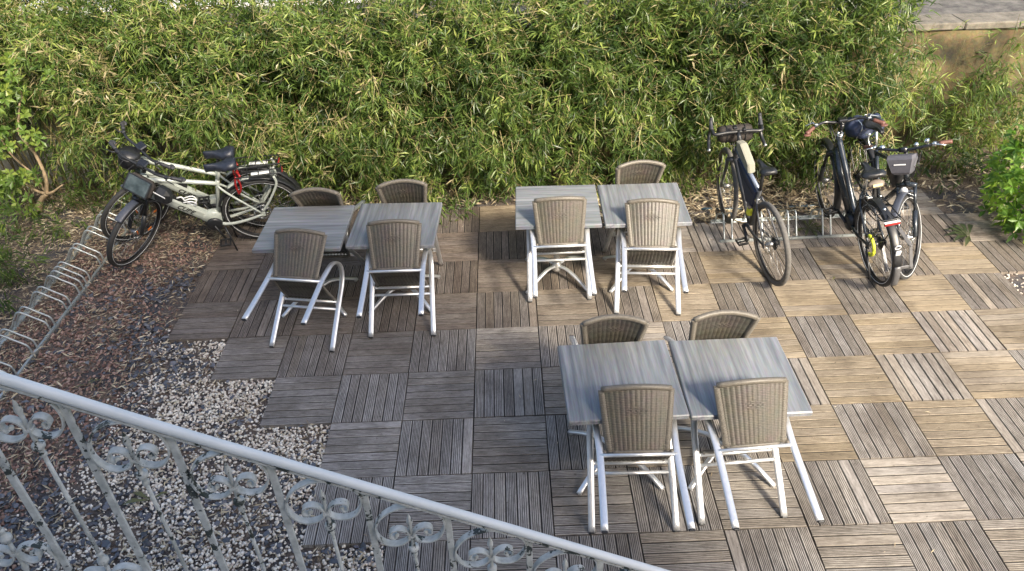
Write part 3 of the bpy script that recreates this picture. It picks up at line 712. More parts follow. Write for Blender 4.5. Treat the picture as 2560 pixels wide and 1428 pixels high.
shrub('broadleaf_shrub', 'shrub with pale crooked branches and light green rounded leaves at left', (-4.6, 2.25, GZ), P, D, .085, np.clip(rng.normal(.55, .22, len(P)), 0, 1), 'shrub',
      [([(-4.66, 2.3, GZ), (-4.56, 2.25, .12), (-4.43, 2.2, .23)], .03, .026), ([(-4.43, 2.2, .23), (-4.36, 2.18, .42), (-4.36, 2.18, .66), (-4.43, 2.18, .9), (-4.36, 2.15, 1.05), (-4.28, 2.15, 1.22)], .021, .008),
       ([(-4.43, 2.2, .23), (-4.33, 2.14, .27), (-4.17, 2.1, .37)], .02, .006), ([(-4.43, 2.2, .23), (-4.5, 2.18, .27), (-4.62, 2.15, .40), (-4.82, 2.1, .5)], .016, .006), ([(-4.44, 2.2, .24), (-4.5, 2.25, .4), (-4.62, 2.2, .7), (-4.6, 2.15, 1.1), (-4.5, 2.1, 1.5)], .012, .004),
       ([(-4.28, 2.15, 1.22), (-4.2, 2.1, 1.3), (-4.15, 2.05, 1.55)], .006, .003), ([(-4.36, 2.18, .7), (-4.3, 2.1, .8), (-4.25, 2.05, .95)], .005, .003)])
nb = 520; q = rng.normal(size=(nb, 3)); q = norm(q) * rng.uniform(.55, 1.0, (nb, 1)) ** .5
P = np.array([5.30, 1.15, .46]) + q * [.68, .55, .66]; P = P[P[:, 2] > .02]; D = norm((P - np.array([5.2, 1.2, .3])) + .35 * rng.normal(size=P.shape) + [0, 0, .3])
shrub('bright_bush', 'bright yellow-green leafy bush at the right edge of the deck', (5.2, 1.25, GZ), P, D, .102, np.clip(rng.normal(.5, .25, len(P)), 0, 1), 'bush',
      [([(5.2, 1.3, GZ), (5.15, 1.25, .3), (5.0, 1.1, .6)], .02, .006), ([(5.2, 1.3, GZ), (5.3, 1.2, .35), (5.35, 1.1, .75)], .02, .006), ([(5.2, 1.3, .05), (4.98, 1.1, .12), (4.78, .9, .14)], .012, .004)])

# big fallen leaves
def fallen(label, x, y, z, rays, mat='deadleaf', rot=0.0, v=.3):
    D = []; L = []
    for ang, l in rays: D.append((math.cos(ang + rot), math.sin(ang + rot), .18)); L.append(l)
    D = np.array(D); L = np.array(L); n = len(L)
    V, F, a = leaves(np.zeros((n, 3)) + [0, 0, .008], D, np.tile([0., 0, 1], (n, 1)), L, L * .2, np.full(n, v) + rng.uniform(-.1, .2, n), .2, .08, .6)
    o = link(bpy.data.objects.new('fallen_leaf', bulk('fallen_leaf', V, F, M[mat], a))); o.location = (x, y, z); return tag(o, label, 'leaf')
fallen('dry olive palmate leaf fallen on deck in front of the right bike rack', 3.12, 1.32, .004, [(k * .62, .17 + .03 * (k % 2)) for k in range(-3, 5)], rot=-.8)
fallen('big dark palmate leaf lying on the deck by the bright bush', 4.52, 1.08, .01, [(k * .5, .24) for k in range(-3, 4)], rot=2.6, v=0)
fallen('single pale green leaf lying on deck left of the bicycle tyres', 3.03, .45, .004, [(.9, .09)], v=.9)
fallen('pair of green leaves lying on gravel behind the railing', -2.03, -1.62, GZ + .03, [(2.7, .17), (3.3, .19), (.6, .12)], v=.8)
fallen('small curled green leaves on the red mulch near the rack end', -2.92, -.5, GZ + .03, [(.6, .1), (1.3, .08), (3.6, .09)], v=.6)
# ------------------------------------------------------------------ tables
def make_table(top):
    t = thing('bistro_table', 'x', 'table')
    m = MB(); m.box((0, 0, .7025), (.685, .672, .035), bev=.006); obj('tabletop', m, top, t)
    m = MB(); m.cyl((0, 0, .10), (0, 0, .66), .026, 18); m.lathe((0, 0, .07), (0, 0, 1), [(.0, 0), (.036, .0), (.04, .02), (.04, .075), (.028, .09)], 18)
    for a in (0, PI / 2): m.oval([(-.24 * math.cos(a), -.24 * math.sin(a), .674 - .004 * (a > 0)), (.24 * math.cos(a), .24 * math.sin(a), .674 - .004 * (a > 0))], .02, .009, (0, 0, 1))
    for k in range(4):
        a = PI / 4 + k * PI / 2; c, s = math.cos(a), math.sin(a); m.tube(catmull([(.02 * c, .02 * s, .45), (.05 * c, .05 * s, .55), (.17 * c, .17 * s, .665)], 4), .009, 8)
    obj('pedestal', m, M['alu_dull'], t)
    for k in range(4):
        a = PI / 4 + k * PI / 2; c, s = math.cos(a), math.sin(a); m = MB()
        q = catmull([(.03 * c, .03 * s, .12), (.12 * c, .12 * s, .125), (.24 * c, .24 * s, .085), (.375 * c, .375 * s, .012)], 6)
        m.oval(q, .017, .012, (0, 0, 1)); m.lathe((.36 * c, .36 * s, .0), (0, 0, 1), [(.0, 0), (.014, 0), (.014, .018), (0, .02)], 10); obj('leg', m, M['alu'], t)
    return t
tx, ty = make_table(M['top_x']), make_table(M['top_y'])
TG = 'square grey wood bistro tables'
for i, (x, y, a, src, lab) in enumerate([
        (-1.340, .492, -1.6, tx, 'grey wood-look table beside the pale bicycles, grain running across'), (-.613, .490, -2.6, ty, 'grey wood-look table right of the pair near the pale bicycles'),
        (.697, .692, -1.6, tx, 'left table of the middle pair by the hedge, with only one chair'), (1.402, .668, -.9, ty, 'right table of the middle pair by the hedge, between two chairs'),
        (.926, -1.437, 1.5, ty, 'bluish grey table nearest the railing, left of the front pair'), (1.624, -1.441, .1, ty, 'grey table on the right of the front pair')]):
    o = src if i < 2 else copy_tree(src)
    o.location = (x, y, 0); o.rotation_euler = (0, 0, R(a)); tag(o, lab, 'table', TG)

# ------------------------------------------------------------------ rattan chairs, all tipped forward against the tables
def weave(fn, nrm, ncol, nrow, th=.005, A=.0045, rib='u'):
    m = MB()
    for sg in (1, -1):
        def f(u, v):
            p = _v(fn(u, v)); n = _v(nrm(u, v)); q = u if rib == 'u' else v; w_ = v if rib == 'u' else u
            col = abs(math.sin(PI * q * ncol)) ** .6; row = abs(math.sin(PI * w_ * nrow))
            edge = min(1, min(u, 1 - u, v, 1 - v) * 30)
            return p + sg * n * (th * .4 + edge * (A * col * (.45 + .55 * row)))
        m.grid(f, ncol * 6, nrow * 2) if rib == 'u' else m.grid(f, nrow * 2, ncol * 6)
    return m
def make_chair():
    t = thing('rattan_armchair', 'x', 'chair')
    hw = lambda v: .158 + .036 * v
    def back(u, v):
        a = 2 * u - 1; return (hw(v) * a, -.406 - .103 * v - (.018 + .024 * v) * (1 - a * a), .43 + .335 * v + .003 * v * (1 - a * a))
    nb = lambda u, v: (0, -.958, -.287)
    m = weave(back, nb, 13, 44)
    # decorative open-work diamond in the middle of the back
    for j, cnt in ((-2, 2), (-1, 4), (0, 5), (1, 4), (2, 2)):
        for k in range(cnt):
            u = .5 + (k - (cnt - 1) / 2) / 13; v = .63 + j * .028
            for sg in (1, -1): m.box(_v(back(u, v)) + sg * _v(nb(0, 0)) * .0085, (.015, .003, .0052), bev=.001)
    m.mi = 1
    top = [back(i / 12, 1) for i in range(13)]; m.tube(top, [.0175] * 13, 10)
    for u in (0, 1):
        s = [back(u, i / 14) for i in range(15)]; m.oval(s, .011, .021, (1, 0, 0), 12, 2)
        for i in range(28):
            p = _v(back(u, (i + .5) / 28)); m.ring(p, _v(back(u, 1)) - _v(back(u, 0)), .0155, .0025, 12, 5)
    for i in range(34):
        u = (i + .5) / 34; p = _v(back(u, 1)); d = _v(back(min(1, u + .02), 1)) - _v(back(max(0, u - .02), 1)); m.ring(p, d, .0155, .0022, 12, 5)
    m.oval([back(i / 8, 0) for i in range(9)], .009, .009, (0, 0, 1), 10, 2)
    obj('backrest', m, [M['wicker'], M['wrap']], t)
    def seat(u, v):
        a = 2 * u - 1; y = -.03 - .385 * v; z = .432 - .022 * math.sin(PI * v) * (1 - .3 * a * a) - .06 * max(0, .12 - v) / .12 * .5
        return ((.196 - .008 * v) * a, y, z)
    m = weave(seat, lambda u, v: (0, 0, 1), 14, 34, .004, .005); m.mi = 1
    for u in (0, 1): m.oval([seat(u, i / 12) for i in range(13)], .011, .012, (0, 0, 1), 12, 2)
    m.tube([seat(i / 8, 0) for i in range(9)], .012, 10)
    obj('seat', m, [M['wicker'], M['wrap']], t)
    for sg in (-1, 1):
        P = [(.250, 0, .012), (.246, -.03, .206), (.241, -.059, .412), (.239, -.076, .54), (.236, -.115, .625), (.232, -.185, .665), (.228, -.262, .652), (.223, -.33, .60), (.217, -.3735, .512), (.214, -.414, .413), (.219, -.495, .206), (.226, -.572, .012)]
        q = catmull([(sg * a, b, c) for a, b, c in P], 5); m = MB(); m.oval(q, .0185, .0115, (0, .45, .9) if False else (1, 0, 0)) if False else None
        # wide face across x: side = ref x tangent must be x
        V = MB(); pr = []
        for i in range(16):
            th = 2 * PI * i / 16; c_, s_ = math.cos(th), math.sin(th); pr.append((.0115 * math.copysign(abs(c_) ** .75, c_), .0208 * math.copysign(abs(s_) ** .75, s_)))
        V.sweep(q, pr, (1, 0, 0)); f = obj('side_frame', V, M['alu'], t)
        for y, x in ((0, .250), (-.574, .226)):
            k = MB(); lean = (-.03 / .19) if y == 0 else (.08 / .2)
            k.box((sg * x, y, .0065), (.033, .025, .013), bev=.004); obj('foot_cap', k, M['black_foot'], f)
    for nm, y, z, x, r in (('crossbar', -.414, .413, .214, (.013, .011)), ('seat_rail', -.052, .405, .232, (.011, .012)), ('stretcher', -.047, .345, .232, (.010, .011))):
        m = MB(); m.oval([(-x, y, z), (x, y, z)], r[0], r[1], (0, 0, 1), 14, 2.4); obj(nm, m, M['alu'], t)
    for sg in (-1, 1): m = MB(); m.box((sg * .15, -.409, .425), (.03, .022, .02), bev=.005); obj('bracket', m, M['black_foot'], t)
    return t
ch = make_chair()
CG = 'rattan armchairs tipped against the tables'
CH = [(-1.370, -.192, -9.9, 59.9, 'rattan armchair standing askew in front of the table nearest the pale bicycles'), (-.588, -.083, -.6, 54.1, 'dark rattan armchair in front of the right table of the left pair'),
      (.699, .318, .5, 39.8, 'sunlit rattan armchair at the middle left table, tipped least of all'), (1.395, .085, -5.4, 54.4, 'sunlit rattan armchair in front of the middle right table, its seat underside showing'),
      (.971, -2.004, -1.1, 53.7, 'rattan armchair at the front of the left table nearest the railing'), (1.63, -1.952, 3.5, 49.9, 'rattan armchair with splayed legs at the rightmost front table'),
      (-1.273, 1.015, 177.7, 51.4, 'rattan chair behind the table by the bicycles, only its curved top visible'), (-.584, .935, 183.5, 44, 'sunlit rattan chair between hedge and the right table of the left pair'),
      (1.412, 1.075, 182.6, 42, 'rattan chair between the hedge and the middle right table'), (.927, -1.058, 178.3, 40, 'shaded rattan chair behind the bluish table nearest the railing'), (1.605, -1.09, 179.7, 38, 'light rattan chair behind the right table of the front pair')]
for i, (x, y, yw, tl, lab) in enumerate(CH):
    o = ch if i == 0 else copy_tree(ch)
    o.location = (x, y, .002); o.rotation_euler = (-R(tl), 0, R(yw)); tag(o, lab, 'chair', CG)

# ------------------------------------------------------------------ bicycle racks
def make_rack(name, L, slots, label, group):
    """rack along local y from 0 to L; front rail at x=0, back rail at x=-.34"""
    t = thing(name, label, 'bike rack', group=group)
    for x in (0, -.345):
        m = MB(); m.box((x, L / 2, .012), (.038, L, .024), bev=.004); m.box((x + (.017 if x == 0 else -.017), L / 2, .022), (.004, L - .01, .03)); obj('rail', m, M['galv'], t)
    for y in slots:
        for d in (-.037, .037):
            q = catmull([(-.004, y + d, .02), (-.010, y + d, .09), (-.028, y + d, .12), (-.10, y + d, .168), (-.165, y + d, .212), (-.197, y + d, .221), (-.228, y + d, .20), (-.285, y + d, .11), (-.342, y + d, .02)], 5)
            m = MB(); m.tube(q, .0080, 10); obj('hoop', m, M['galv'], t)
    return t
RG = 'galvanised wheel racks'
r = make_rack('bike_rack', 1.95, [.10, .42, .73, 1.05, 1.345, 1.66 - .03, 1.87], 'near galvanised bike rack on the mulch, running out of frame at lower left', RG); r.location = (-3.545, -1.11, GZ); r.rotation_euler = (0, 0, R(-.8))
r = make_rack('bike_rack', 1.72, [.06, .37, .68, .985, 1.30, 1.6], 'far galvanised bike rack holding the front wheels of two pale bicycles', RG); r.location = (-3.52, .845, GZ); r.rotation_euler = (0, 0, R(.6))
r = make_rack('bike_rack', 1.42, [.10, .42, .74, 1.06, 1.34], 'galvanised bike rack by the hedge between the dark bicycles', RG); r.location = (3.66, 1.52, GZ + .02); r.rotation_euler = (0, 0, R(90.8))
m = MB(); m.tube(catmull([(2.22, 1.80, GZ + .02), (2.5, 1.75, GZ + .03), (2.9, 1.76, GZ + .025), (3.3, 1.755, GZ + .03), (3.62, 1.78, GZ + .02)], 8), .014, 10)
tag(obj('garden_hose', m, M['hose']), 'dark teal hose lying through the rack by the hedge', 'hose')

# ------------------------------------------------------------------ stair railing in the foreground
RA = np.array([-1.3232, -2.961, 0.0]); RH = np.array([.99519, .09797, 0]); RN = np.array([-.09797, .99519, 0])
rs = np.array([-1.2, -.5, 0, .464, 1.181, 1.982, 2.6]); rzv = np.array([3.03, 2.552, 2.211, 1.892, 1.420, .895, .487])
def railz(s): return float(np.interp(s, rs, rzv))
def rp(s, z): return RA + RH * s + np.array([0, 0, z])
rail = thing('stair_railing', 'white wrought iron stair railing with scrolls and flaking paint in the foreground', 'railing', tuple(rp(0, 0)))
ro = rp(0, 0)
def rpl(s, z): return rp(s, z) - ro
m = MB(); m.tube(catmull([rpl(a, b) for a, b in zip(rs, rzv)], 8), .0198, 20); obj('handrail', m, M['handrail'], rail)
m = MB(); q = [rpl(s, railz(s) - .028) for s in np.linspace(-1.1, 2.5, 30)]; m.sweep(q, [(-.004, -.015), (.004, -.015), (.004, .015), (-.004, .015)], tuple(RN), smooth=False); obj('flat_bar', m, M['flaky'], rail)
q = [rpl(s, max(railz(s) - 1.27, -.02)) for s in np.linspace(-1.1, 2.5, 30)]; m = MB(); m.sweep(q, [(-.005, -.016), (.005, -.016), (.005, .016), (-.005, .016)], tuple(RN), smooth=False); obj('bottom_bar', m, M['flaky'], rail)
BS = [-1.05, -.755, -.455, -.16, .122, .413, .716, 1.03, 1.338, 1.668, 1.985, 2.29]
rot2 = np.column_stack([RH, RN, [0, 0, 1]])
for s in BS:
    z1 = railz(s) - .03; z0 = max(z1 - 1.25, -.02); m = MB(); m.box(rpl(s, (z0 + z1) / 2), (.027, .013, z1 - z0), rot2, .002); obj('bar', m, M['flaky'], rail)
def scroll_path(sg, w, flip=1):
    pts = [(.058, .012), (.070, .004), (.083, .016), (.080, .040), (.060, .054), (.036, .050), (.016, .030), (.006, .002), (.018, -.022), (.045, -.038), (.078, -.040), (.108, -.022), (.130, .018), (.136, .062), (.124, .110), (.094, .153), (.048, .182), (0, .192)]
    k = w / .136; return [(sg * a * k, flip * b) for a, b in pts]
for a, b in zip(BS[:-1], BS[1:]):
    c = (a + b) / 2; w_ = (b - a) / 2 - .0145; zr = railz(c)
    lows = zr - 1.06 > .12
    for zc, flip in [(zr - .232, 1)] + ([(zr - 1.055, -1)] if lows else []):
        for sg in (-1, 1):
            m = MB(); q = catmull([rpl(c + x, zc + z) for x, z in scroll_path(sg, w_, flip)], 6)
            m.sweep(q, [(-.0032, -.0145), (.0032, -.0145), (.0032, .0145), (-.0032, .0145)], tuple(RN), smooth=False)
            m.ball(rpl(c + sg * .058 * w_ / .136, zc + flip * .012), .010, n=8); obj('scroll', m, M['flaky'], rail)
        m = MB(); m.box(rpl(c, zc), (.03, .03, .014), rot2, .002); obj('clamp', m, M['flaky'], rail)
    zt = zr - .232; zb = (zr - 1.055) if lows else max(zr - 1.27, -.02); m = MB()
    m.lathe(rpl(c, zt), (0, 0, 1), [(0, .140), (.006, .12), (.0135, .092), (.0125, .084), (.008, .07), (.0075, .04), (.0085, -.06)], 10)
    m.lathe(rpl(c, zt - .085), (0, 0, 1), [(.008, .02), (.012, .012), (.0215, .012), (.0215, -.004), (.012, -.012), (.0095, -.03), (.013, -.034), (.013, -.044), (.0085, -.05)], 12)
    m.tube([rpl(c, zt - .05), rpl(c, zb + (.05 if lows else 0))], .0078, 10)
    if lows:
        m.lathe(rpl(c, zb + .095), (0, 0, -1), [(.008, .02), (.012, .012), (.0215, .012), (.0215, -.004), (.012, -.012), (.0095, -.03), (.013, -.034), (.013, -.044), (.0085, -.05)], 12)
        m.lathe(rpl(c, zb), (0, 0, -1), [(0, .140), (.006, .12), (.0135, .092), (.0125, .084), (.008, .07), (.0075, .04), (.0085, -.06)], 10)
    obj('picket', m, M['flaky'], rail)
# the flight of steps the railing stands on (behind the picture edge) and an unseen house block sized to cast shade
st = MB()
for k in range(16):
    s0 = 2.3 - .27 * (k + 1); top = max(railz(s0 + .135) - 1.30, .02)
    c = rp(s0 + .135, 0) - RN * .62; st.box((c[0], c[1], top / 2 - .1), (.272, 1.14, top + .2), rot2, .006)
tag(obj('staircase', st, M['palepave']), 'concrete staircase below the white railing', 'stairs')
hs = thing('house', 'unseen house block sized to shade the left of the terrace', 'house', (-6, -6.5, 0)); m = MB(); m.box((.5, -1.0, 3.5), (19.0, 2.0, 8.6)); obj('wall', m, M['render'], hs)
m = MB()
# ------------------------------------------------------------------ bicycles
def text_mesh(txt, size, mat, depth=.0006, shear=0.25):
    cu = bpy.data.curves.new('lettering', 'FONT'); cu.body = txt; cu.size = size; cu.extrude = depth; cu.offset = size * .028; cu.shear = shear; cu.align_x = 'CENTER'; cu.align_y = 'CENTER'
    o = bpy.data.objects.new('lettering_tmp', cu); COL.objects.link(o)
    me = bpy.data.meshes.new_from_object(o.evaluated_get(bpy.context.evaluated_depsgraph_get())); bpy.data.objects.remove(o); bpy.data.curves.remove(cu)
    me.materials.clear(); me.materials.append(mat); return me
def frame_axes(origin, xdir, ydir):
    x = Vector(xdir).normalized(); y = Vector(ydir); z = x.cross(y).normalized(); y = z.cross(x)
    m = Matrix((x, y, z)).transposed().to_4x4(); m.translation = Vector(origin); return m

class Bike:
    def __init__(s, name, label, pose, wb, r, steer, ha=69, trail=.05, group=None):
        s.X, s.Y, yaw, lean = pose[:4]; s.wb, s.r = wb, r
        s.root = thing(name, label, 'bicycle', (s.X, s.Y, pose[4] if len(pose) > 4 else 0), 0, group)
        s.root.rotation_euler = (-R(lean), 0, R(yaw)); s.M = Matrix.Translation(s.root.location) @ s.root.rotation_euler.to_matrix().to_4x4()
        h = R(ha); s.ax = np.array([-math.cos(h), 0, math.sin(h)]); s.hub = np.array([wb, 0, r]); s.fw = np.array([math.sin(h), 0, math.cos(h)]); s.A = s.hub - s.fw * trail
        s.st = R(steer)
    def at(s, t, f=0, y=0): return s.A + s.ax * t + s.fw * f + np.array([0, y, 0])     # along the steering axis, f ahead of it
    def steer(s, P):
        v = P - s.A; c, q = math.cos(s.st), math.sin(s.st); k = s.ax
        return s.A + v * c + np.cross(k, v) * q + np.outer(v @ k, k) * (1 - c)
    def fmb(s): return MB(s.steer)
    def part(s, name, mb, mats, parent=None, label=None):
        o = obj(name, mb, mats, parent if parent is not None else s.root)
        if label: o['label'] = label
        return o
    def wheel(s, front, tyre=.022, mat='rubber', stripe=True, rotor=True, cassette=False, rimh=.012):
        new = s.fmb if front else MB; c = s.hub if front else np.array([0, 0, s.r]); R_ = s.r - tyre
        m = new(); ns = 28
        for i in range(ns):
            t = 2 * PI * i / ns; y = .028 if i % 2 else -.028; t2 = t + (.42 if i % 4 < 2 else -.42)
            a = c + np.array([.022 * math.cos(t2), y, .022 * math.sin(t2)]); b = c + np.array([(R_ - tyre) * math.cos(t), 0, (R_ - tyre) * math.sin(t)]); m.tube([a, b], .0013, 4)
        m.cyl(c - [0, .05, 0], c + [0, .05, 0], .013, 12); m.cyl(c - [0, .033, 0], c + [0, .033, 0], .024, 14)
        w = s.part('wheel', m, M['spoke'])
        m = new(); m.ring(c, (0, 1, 0), R_, tyre, 64, 12); s.part('tyre', m, M[mat], w)
        m = new(); m.ring(c, (0, 1, 0), R_ - tyre * .95, rimh, 64, 8, .0115); s.part('rim', m, M['rim'], w)
        if stripe:
            for y in (-1, 1):
                m = new(); m.ring(c + [0, y * tyre * .86, 0], (0, 1, 0), R_ - tyre * .42, .0024, 64, 6, .002); s.part('reflective_stripe', m, M['stripe'], w)
        if rotor:
            m = new(); m.ring(c + [0, .038, 0], (0, 1, 0), .076, .009, 40, 6, .001)
            for i in range(6):
                t = i * PI / 3; m.tube([c + [.02 * math.cos(t), .038, .02 * math.sin(t)], c + [.072 * math.cos(t + .4), .038, .072 * math.sin(t + .4)]], .003, 4)
            s.part('brake_disc', m, M['steel'], w)
        if cassette:
            m = new()
            for k in range(7): m.ring(c + [0, -.026 - k * .004, 0], (0, 1, 0), .055 - k * .005, .004, 32, 5, .0012)
            m.lathe(c, (0, -1, 0), [(.0, .02), (.05, .024), (.02, .055), (0, .055)], 24); s.part('cassette', m, M['black'], w)
        return w
    def fender(s, front, a0, a1, mat, w=.058, rad=.03, thick=.0035):
        m = s.fmb() if front else MB(); c = s.hub if front else np.array([0, 0, s.r]); rr = s.r + rad; n = 7
        prof = [(-w / 2, -.012)] + [(w / 2 * math.sin(t), .006 * math.cos(t)) for t in np.linspace(-PI / 2, PI / 2, n)] + [(w / 2, -.012)]
        prof = prof + [(a * .93, b - thick) for a, b in prof[::-1]]
        pts = [c + [rr * math.cos(t), 0, rr * math.sin(t)] for t in np.linspace(R(a0), R(a1), 26)]
        # side must be y: ref x tangent = +-y when ref is radial; use a fixed loft instead
        secs = []
        for t in np.linspace(R(a0), R(a1), 26):
            e = np.array([math.cos(t), 0, math.sin(t)]); secs.append([c + e * (rr + b) + np.array([0, a, 0]) for a, b in prof])
        m.loft(secs); return s.part('mudguard', m, M[mat])
    def fork(s, mat, t_crown, susp=False, r=.016, w=.062, legmat=None):
        m = s.fmb()
        for y in (-w, w):
            top = s.at(t_crown, .012, y); bot = s.hub + np.array([0, y, 0])
            if susp:
                mid = top * .52 + bot * .48; m.tube([top, mid], .0135, 12); m.tube([mid, bot * .97 + top * .03, bot], [.021, .019, .012], 12)
            else: m.tube(catmull([top, top * .6 + bot * .4 - s.fw * .006, bot], 4), np.linspace(r, r * .62, 9), 10)
        m.oval([s.at(t_crown, .008, -w - .012), s.at(t_crown + .012, 0, 0), s.at(t_crown, .008, w + .012)], .022, .018, tuple(s.ax)); m.cyl(s.at(t_crown), s.at(t_crown + .03), .022, 14)
        if susp: m.oval(catmull([s.at(t_crown - .09, .02, -w), s.at(t_crown - .05, .06, 0), s.at(t_crown - .09, .02, w)], 5), .012, .01, tuple(s.ax))
        return s.part('fork', m, M[mat])
    def bar_flat(s, t, rise, hw, sweep, fwd=0., r=.0125, mat='black', grip='grip', stem=.05, levers=True, ergo=True, metal='steel', bend=.5):
        m = s.fmb(); c = s.at(t, stem + fwd)
        P = lambda f, y, z: c + s.fw * f + np.array([0, y, 0]) + s.ax * z
        path = [P(0, 0, 0), P(0, .06, 0), P(.006, hw * bend, rise * .6), P(-sweep * .35, hw * .72, rise), P(-sweep, hw, rise)]
        full = [p * [1, -1, 1] for p in path[:0:-1]] + path
        m.tube(catmull(full, 5), r, 12); m.tube([s.at(t - .09, 0), s.at(t - .005, 0)], .018, 12)
        m.tube([s.at(t - .01, -.008), c], [.021, .018], 12); m.oval([P(0, -.03, 0), P(0, .03, 0)], .021, .021, tuple(s.ax), 12, 3)
        h = s.part('handlebar', m, M[mat])
        for sg in (-1, 1):
            g = s.fmb(); a = P(-sweep * .42, hw * .76, rise); b = P(-sweep, hw, rise); k = np.array([1, sg, 1]); pth = [(a * (1 - f) + b * f) * k for f in np.linspace(0, 1, 7)]
            g.tube(pth, [.015, .017, .0165, .0165, .018, .021, .019] if ergo else [.0165] * 7, 12)
            if ergo: g.ball((b * .9 + a * .1 - s.fw * .018) * k, .02, (1.2, 1.6, .5), 8)
            s.part('grip', g, M[grip], h)
            if levers:
                l = s.fmb(); a2 = P(-sweep * .3, hw * .68, rise) * k; tip = P(.05 - sweep * .5, hw * .95, rise - .012) * k
                l.tube([a2, a2 + s.fw * .045 + np.array([0, sg * .02, 0]), tip], [.009, .006, .0045], 8); l.box(a2 + s.fw * .012, (.035, .03, .03), bev=.006); s.part('brake_lever', l, M['black' if metal == 'black' else metal], h)
        return h
    def cables(s, t, tgt, n=3):
        m = MB()
        for i in range(n):
            a = s.steer(s.at(t, .05, (-.16, .14, -.06, .1)[i])[None])[0]; b = np.array(tgt) + [0, (.02, -.02, .01, 0)[i], 0]
            mid = (a + b) / 2 + [.11, (.03, -.03, .05, 0)[i], .05]; m.tube(catmull([a, mid, b], 8), .0028, 6)
        return s.part('cables', m, M['black'])
    def saddle(s, x, z, mat='black', cover=False, wide=.075, L=.27, nose_dx=.15):
        secs = []; N = 18
        for f in np.linspace(0, 1, 12):
            w = wide * (1 - sm(f, .25, .75) * .74) * (.72 + .28 * min(1, f / .12)); hgt = .034 if not cover else .05
            if f > .93: w *= .72
            zz = z + .014 * (1 - f) * (abs(f - .5) > .2) - .012 * sm(f, .2, .5) + .008 * f; ring = []
            for k in range(N):
                t = 2 * PI * k / N; cy, cz = math.cos(t), math.sin(t)
                dz = cz * hgt * (.45 if cz > 0 else (.75 if not cover else 1.15)); crease = (.012 * math.exp(-(cy * 4) ** 2) if cz > 0 and not cover else 0); wr = 1 + (.06 * math.sin(k * 2.7 + f * 19) if cover and cz < 0 else 0)
                ring.append((x + nose_dx - L + L * f, w * wr * math.copysign(abs(cy) ** .8, cy), zz + dz - crease - (.02 * abs(cy) ** 3 * (1 - f))))
            secs.append(ring)
        m = MB(); m.loft(secs); return s.part('saddle', m, M[mat])
    def seatpost(s, a, b, r=.0135, mat='black'): m = MB(); m.cyl(a, b, r, 12); m.box(np.array(b) - [0, 0, .006], (.06, .045, .02), bev=.004); return s.part('seatpost', m, M[mat])
    def crank(s, bb, ang, L=.17, mat='black', chainring=.085, pedal='black', q=.10):
        m = MB(); bb = np.array(bb); m.cyl(bb - [0, .06, 0], bb + [0, .06, 0], .018, 14)
        for sg in (-1, 1):
            a = R(ang) + (0 if sg > 0 else PI); e = bb + np.array([L * math.cos(a), sg * .078, L * math.sin(a)]); m.oval([bb + [0, sg * .064, 0], e], .009, .014, (0, 1, 0), 10, 3)
        if chainring: m.ring(bb - [0, .05, 0], (0, 1, 0), chainring, .007, 40, 6, .0025); m.lathe(bb - [0, .05, 0], (0, -1, 0), [(0, 0), (chainring * .8, .002), (chainring * .5, .008), (0, .01)], 24)
        c = s.part('crankset', m, M[mat])
        for sg in (-1, 1):
            a = R(ang) + (0 if sg > 0 else PI); e = bb + np.array([L * math.cos(a), sg * (.078 + .055), L * math.sin(a)]); p = MB()
            for dx in (-.042, .042): p.box(e + [dx, 0, 0], (.014, .09, .022), bev=.003)
            for dy in (-.04, .04): p.box(e + [0, dy, 0], (.07, .012, .02), bev=.003)
            p.cyl(e - [0, .045, 0], e + [0, .045, 0], .008, 8); s.part('pedal', p, M[pedal], c)
        return c
    def chain(s, bb, rr=.045, cr=.085):
        m = MB(); b = np.array(bb); h = np.array([0, 0, s.r])
        for sg in (1, -1): m.tube([b + [0, -.05, sg * cr], h + [0, -.04, sg * rr]], .004, 5)
        return s.part('chain', m, M['black'])
    def rack(s, x0, x1, z, w=.07, mat='black', stay_to=None, staymat=None, plate=None, taper=True):
        m = MB()
        m.tube(catmull([(x0, w * .75, z), (x0 - .03, w, z), (x1 + .04, w, z), (x1, w * .7, z), (x1, -w * .7, z), (x1 + .04, -w, z), (x0 - .03, -w, z), (x0, -w * .75, z)], 4), .0055, 8)
        for x in np.linspace(x0, x1, 5)[1:-1]: m.tube([(x, -w, z), (x, w, z)], .0045, 6)
        m.tube([(x0, 0, z), (x1, 0, z)], .005, 6)
        for sg in (-1, 1): m.tube(catmull([(x0 - .04, sg * w, z), (x0 - .06, sg * w * 1.02, z - .05), (x1 + .12, sg * w * 1.02, z - .06), (x1 + .03, sg * w * .9, z - .01)], 5), .004, 6)
        k = s.part('luggage_rack', m, M[mat])
        for sg in (-1, 1):
            q = MB(); e = (0.0, sg * .062, s.r + .02); top = (x1 + .07, sg * w, z - .03)
            q.oval(catmull([top, (x1 + .065, sg * w, z - .12), (x1 * .35 - .01, sg * .066, s.r + .16), e], 5), .011 if staymat else .005, .008 if staymat else .005, (0, 1, 0)); s.part('stay', q, M[staymat or mat], k)
        return k
    def rackthing(s, mb, name, mat, label, cat, parent=None):
        o = obj(name, mb, mat); o.matrix_world = s.M; return tag(o, label, cat)
    def own(s, name, label, cat):
        """a separate thing carried on this bicycle: an Empty in the bicycle's own axes"""
        t = thing(name, label, cat); t.matrix_world = s.M; return t
def sm(x, a, b): t = min(1, max(0, (x - a) / (b - a))); return t * t * (3 - 2 * t)

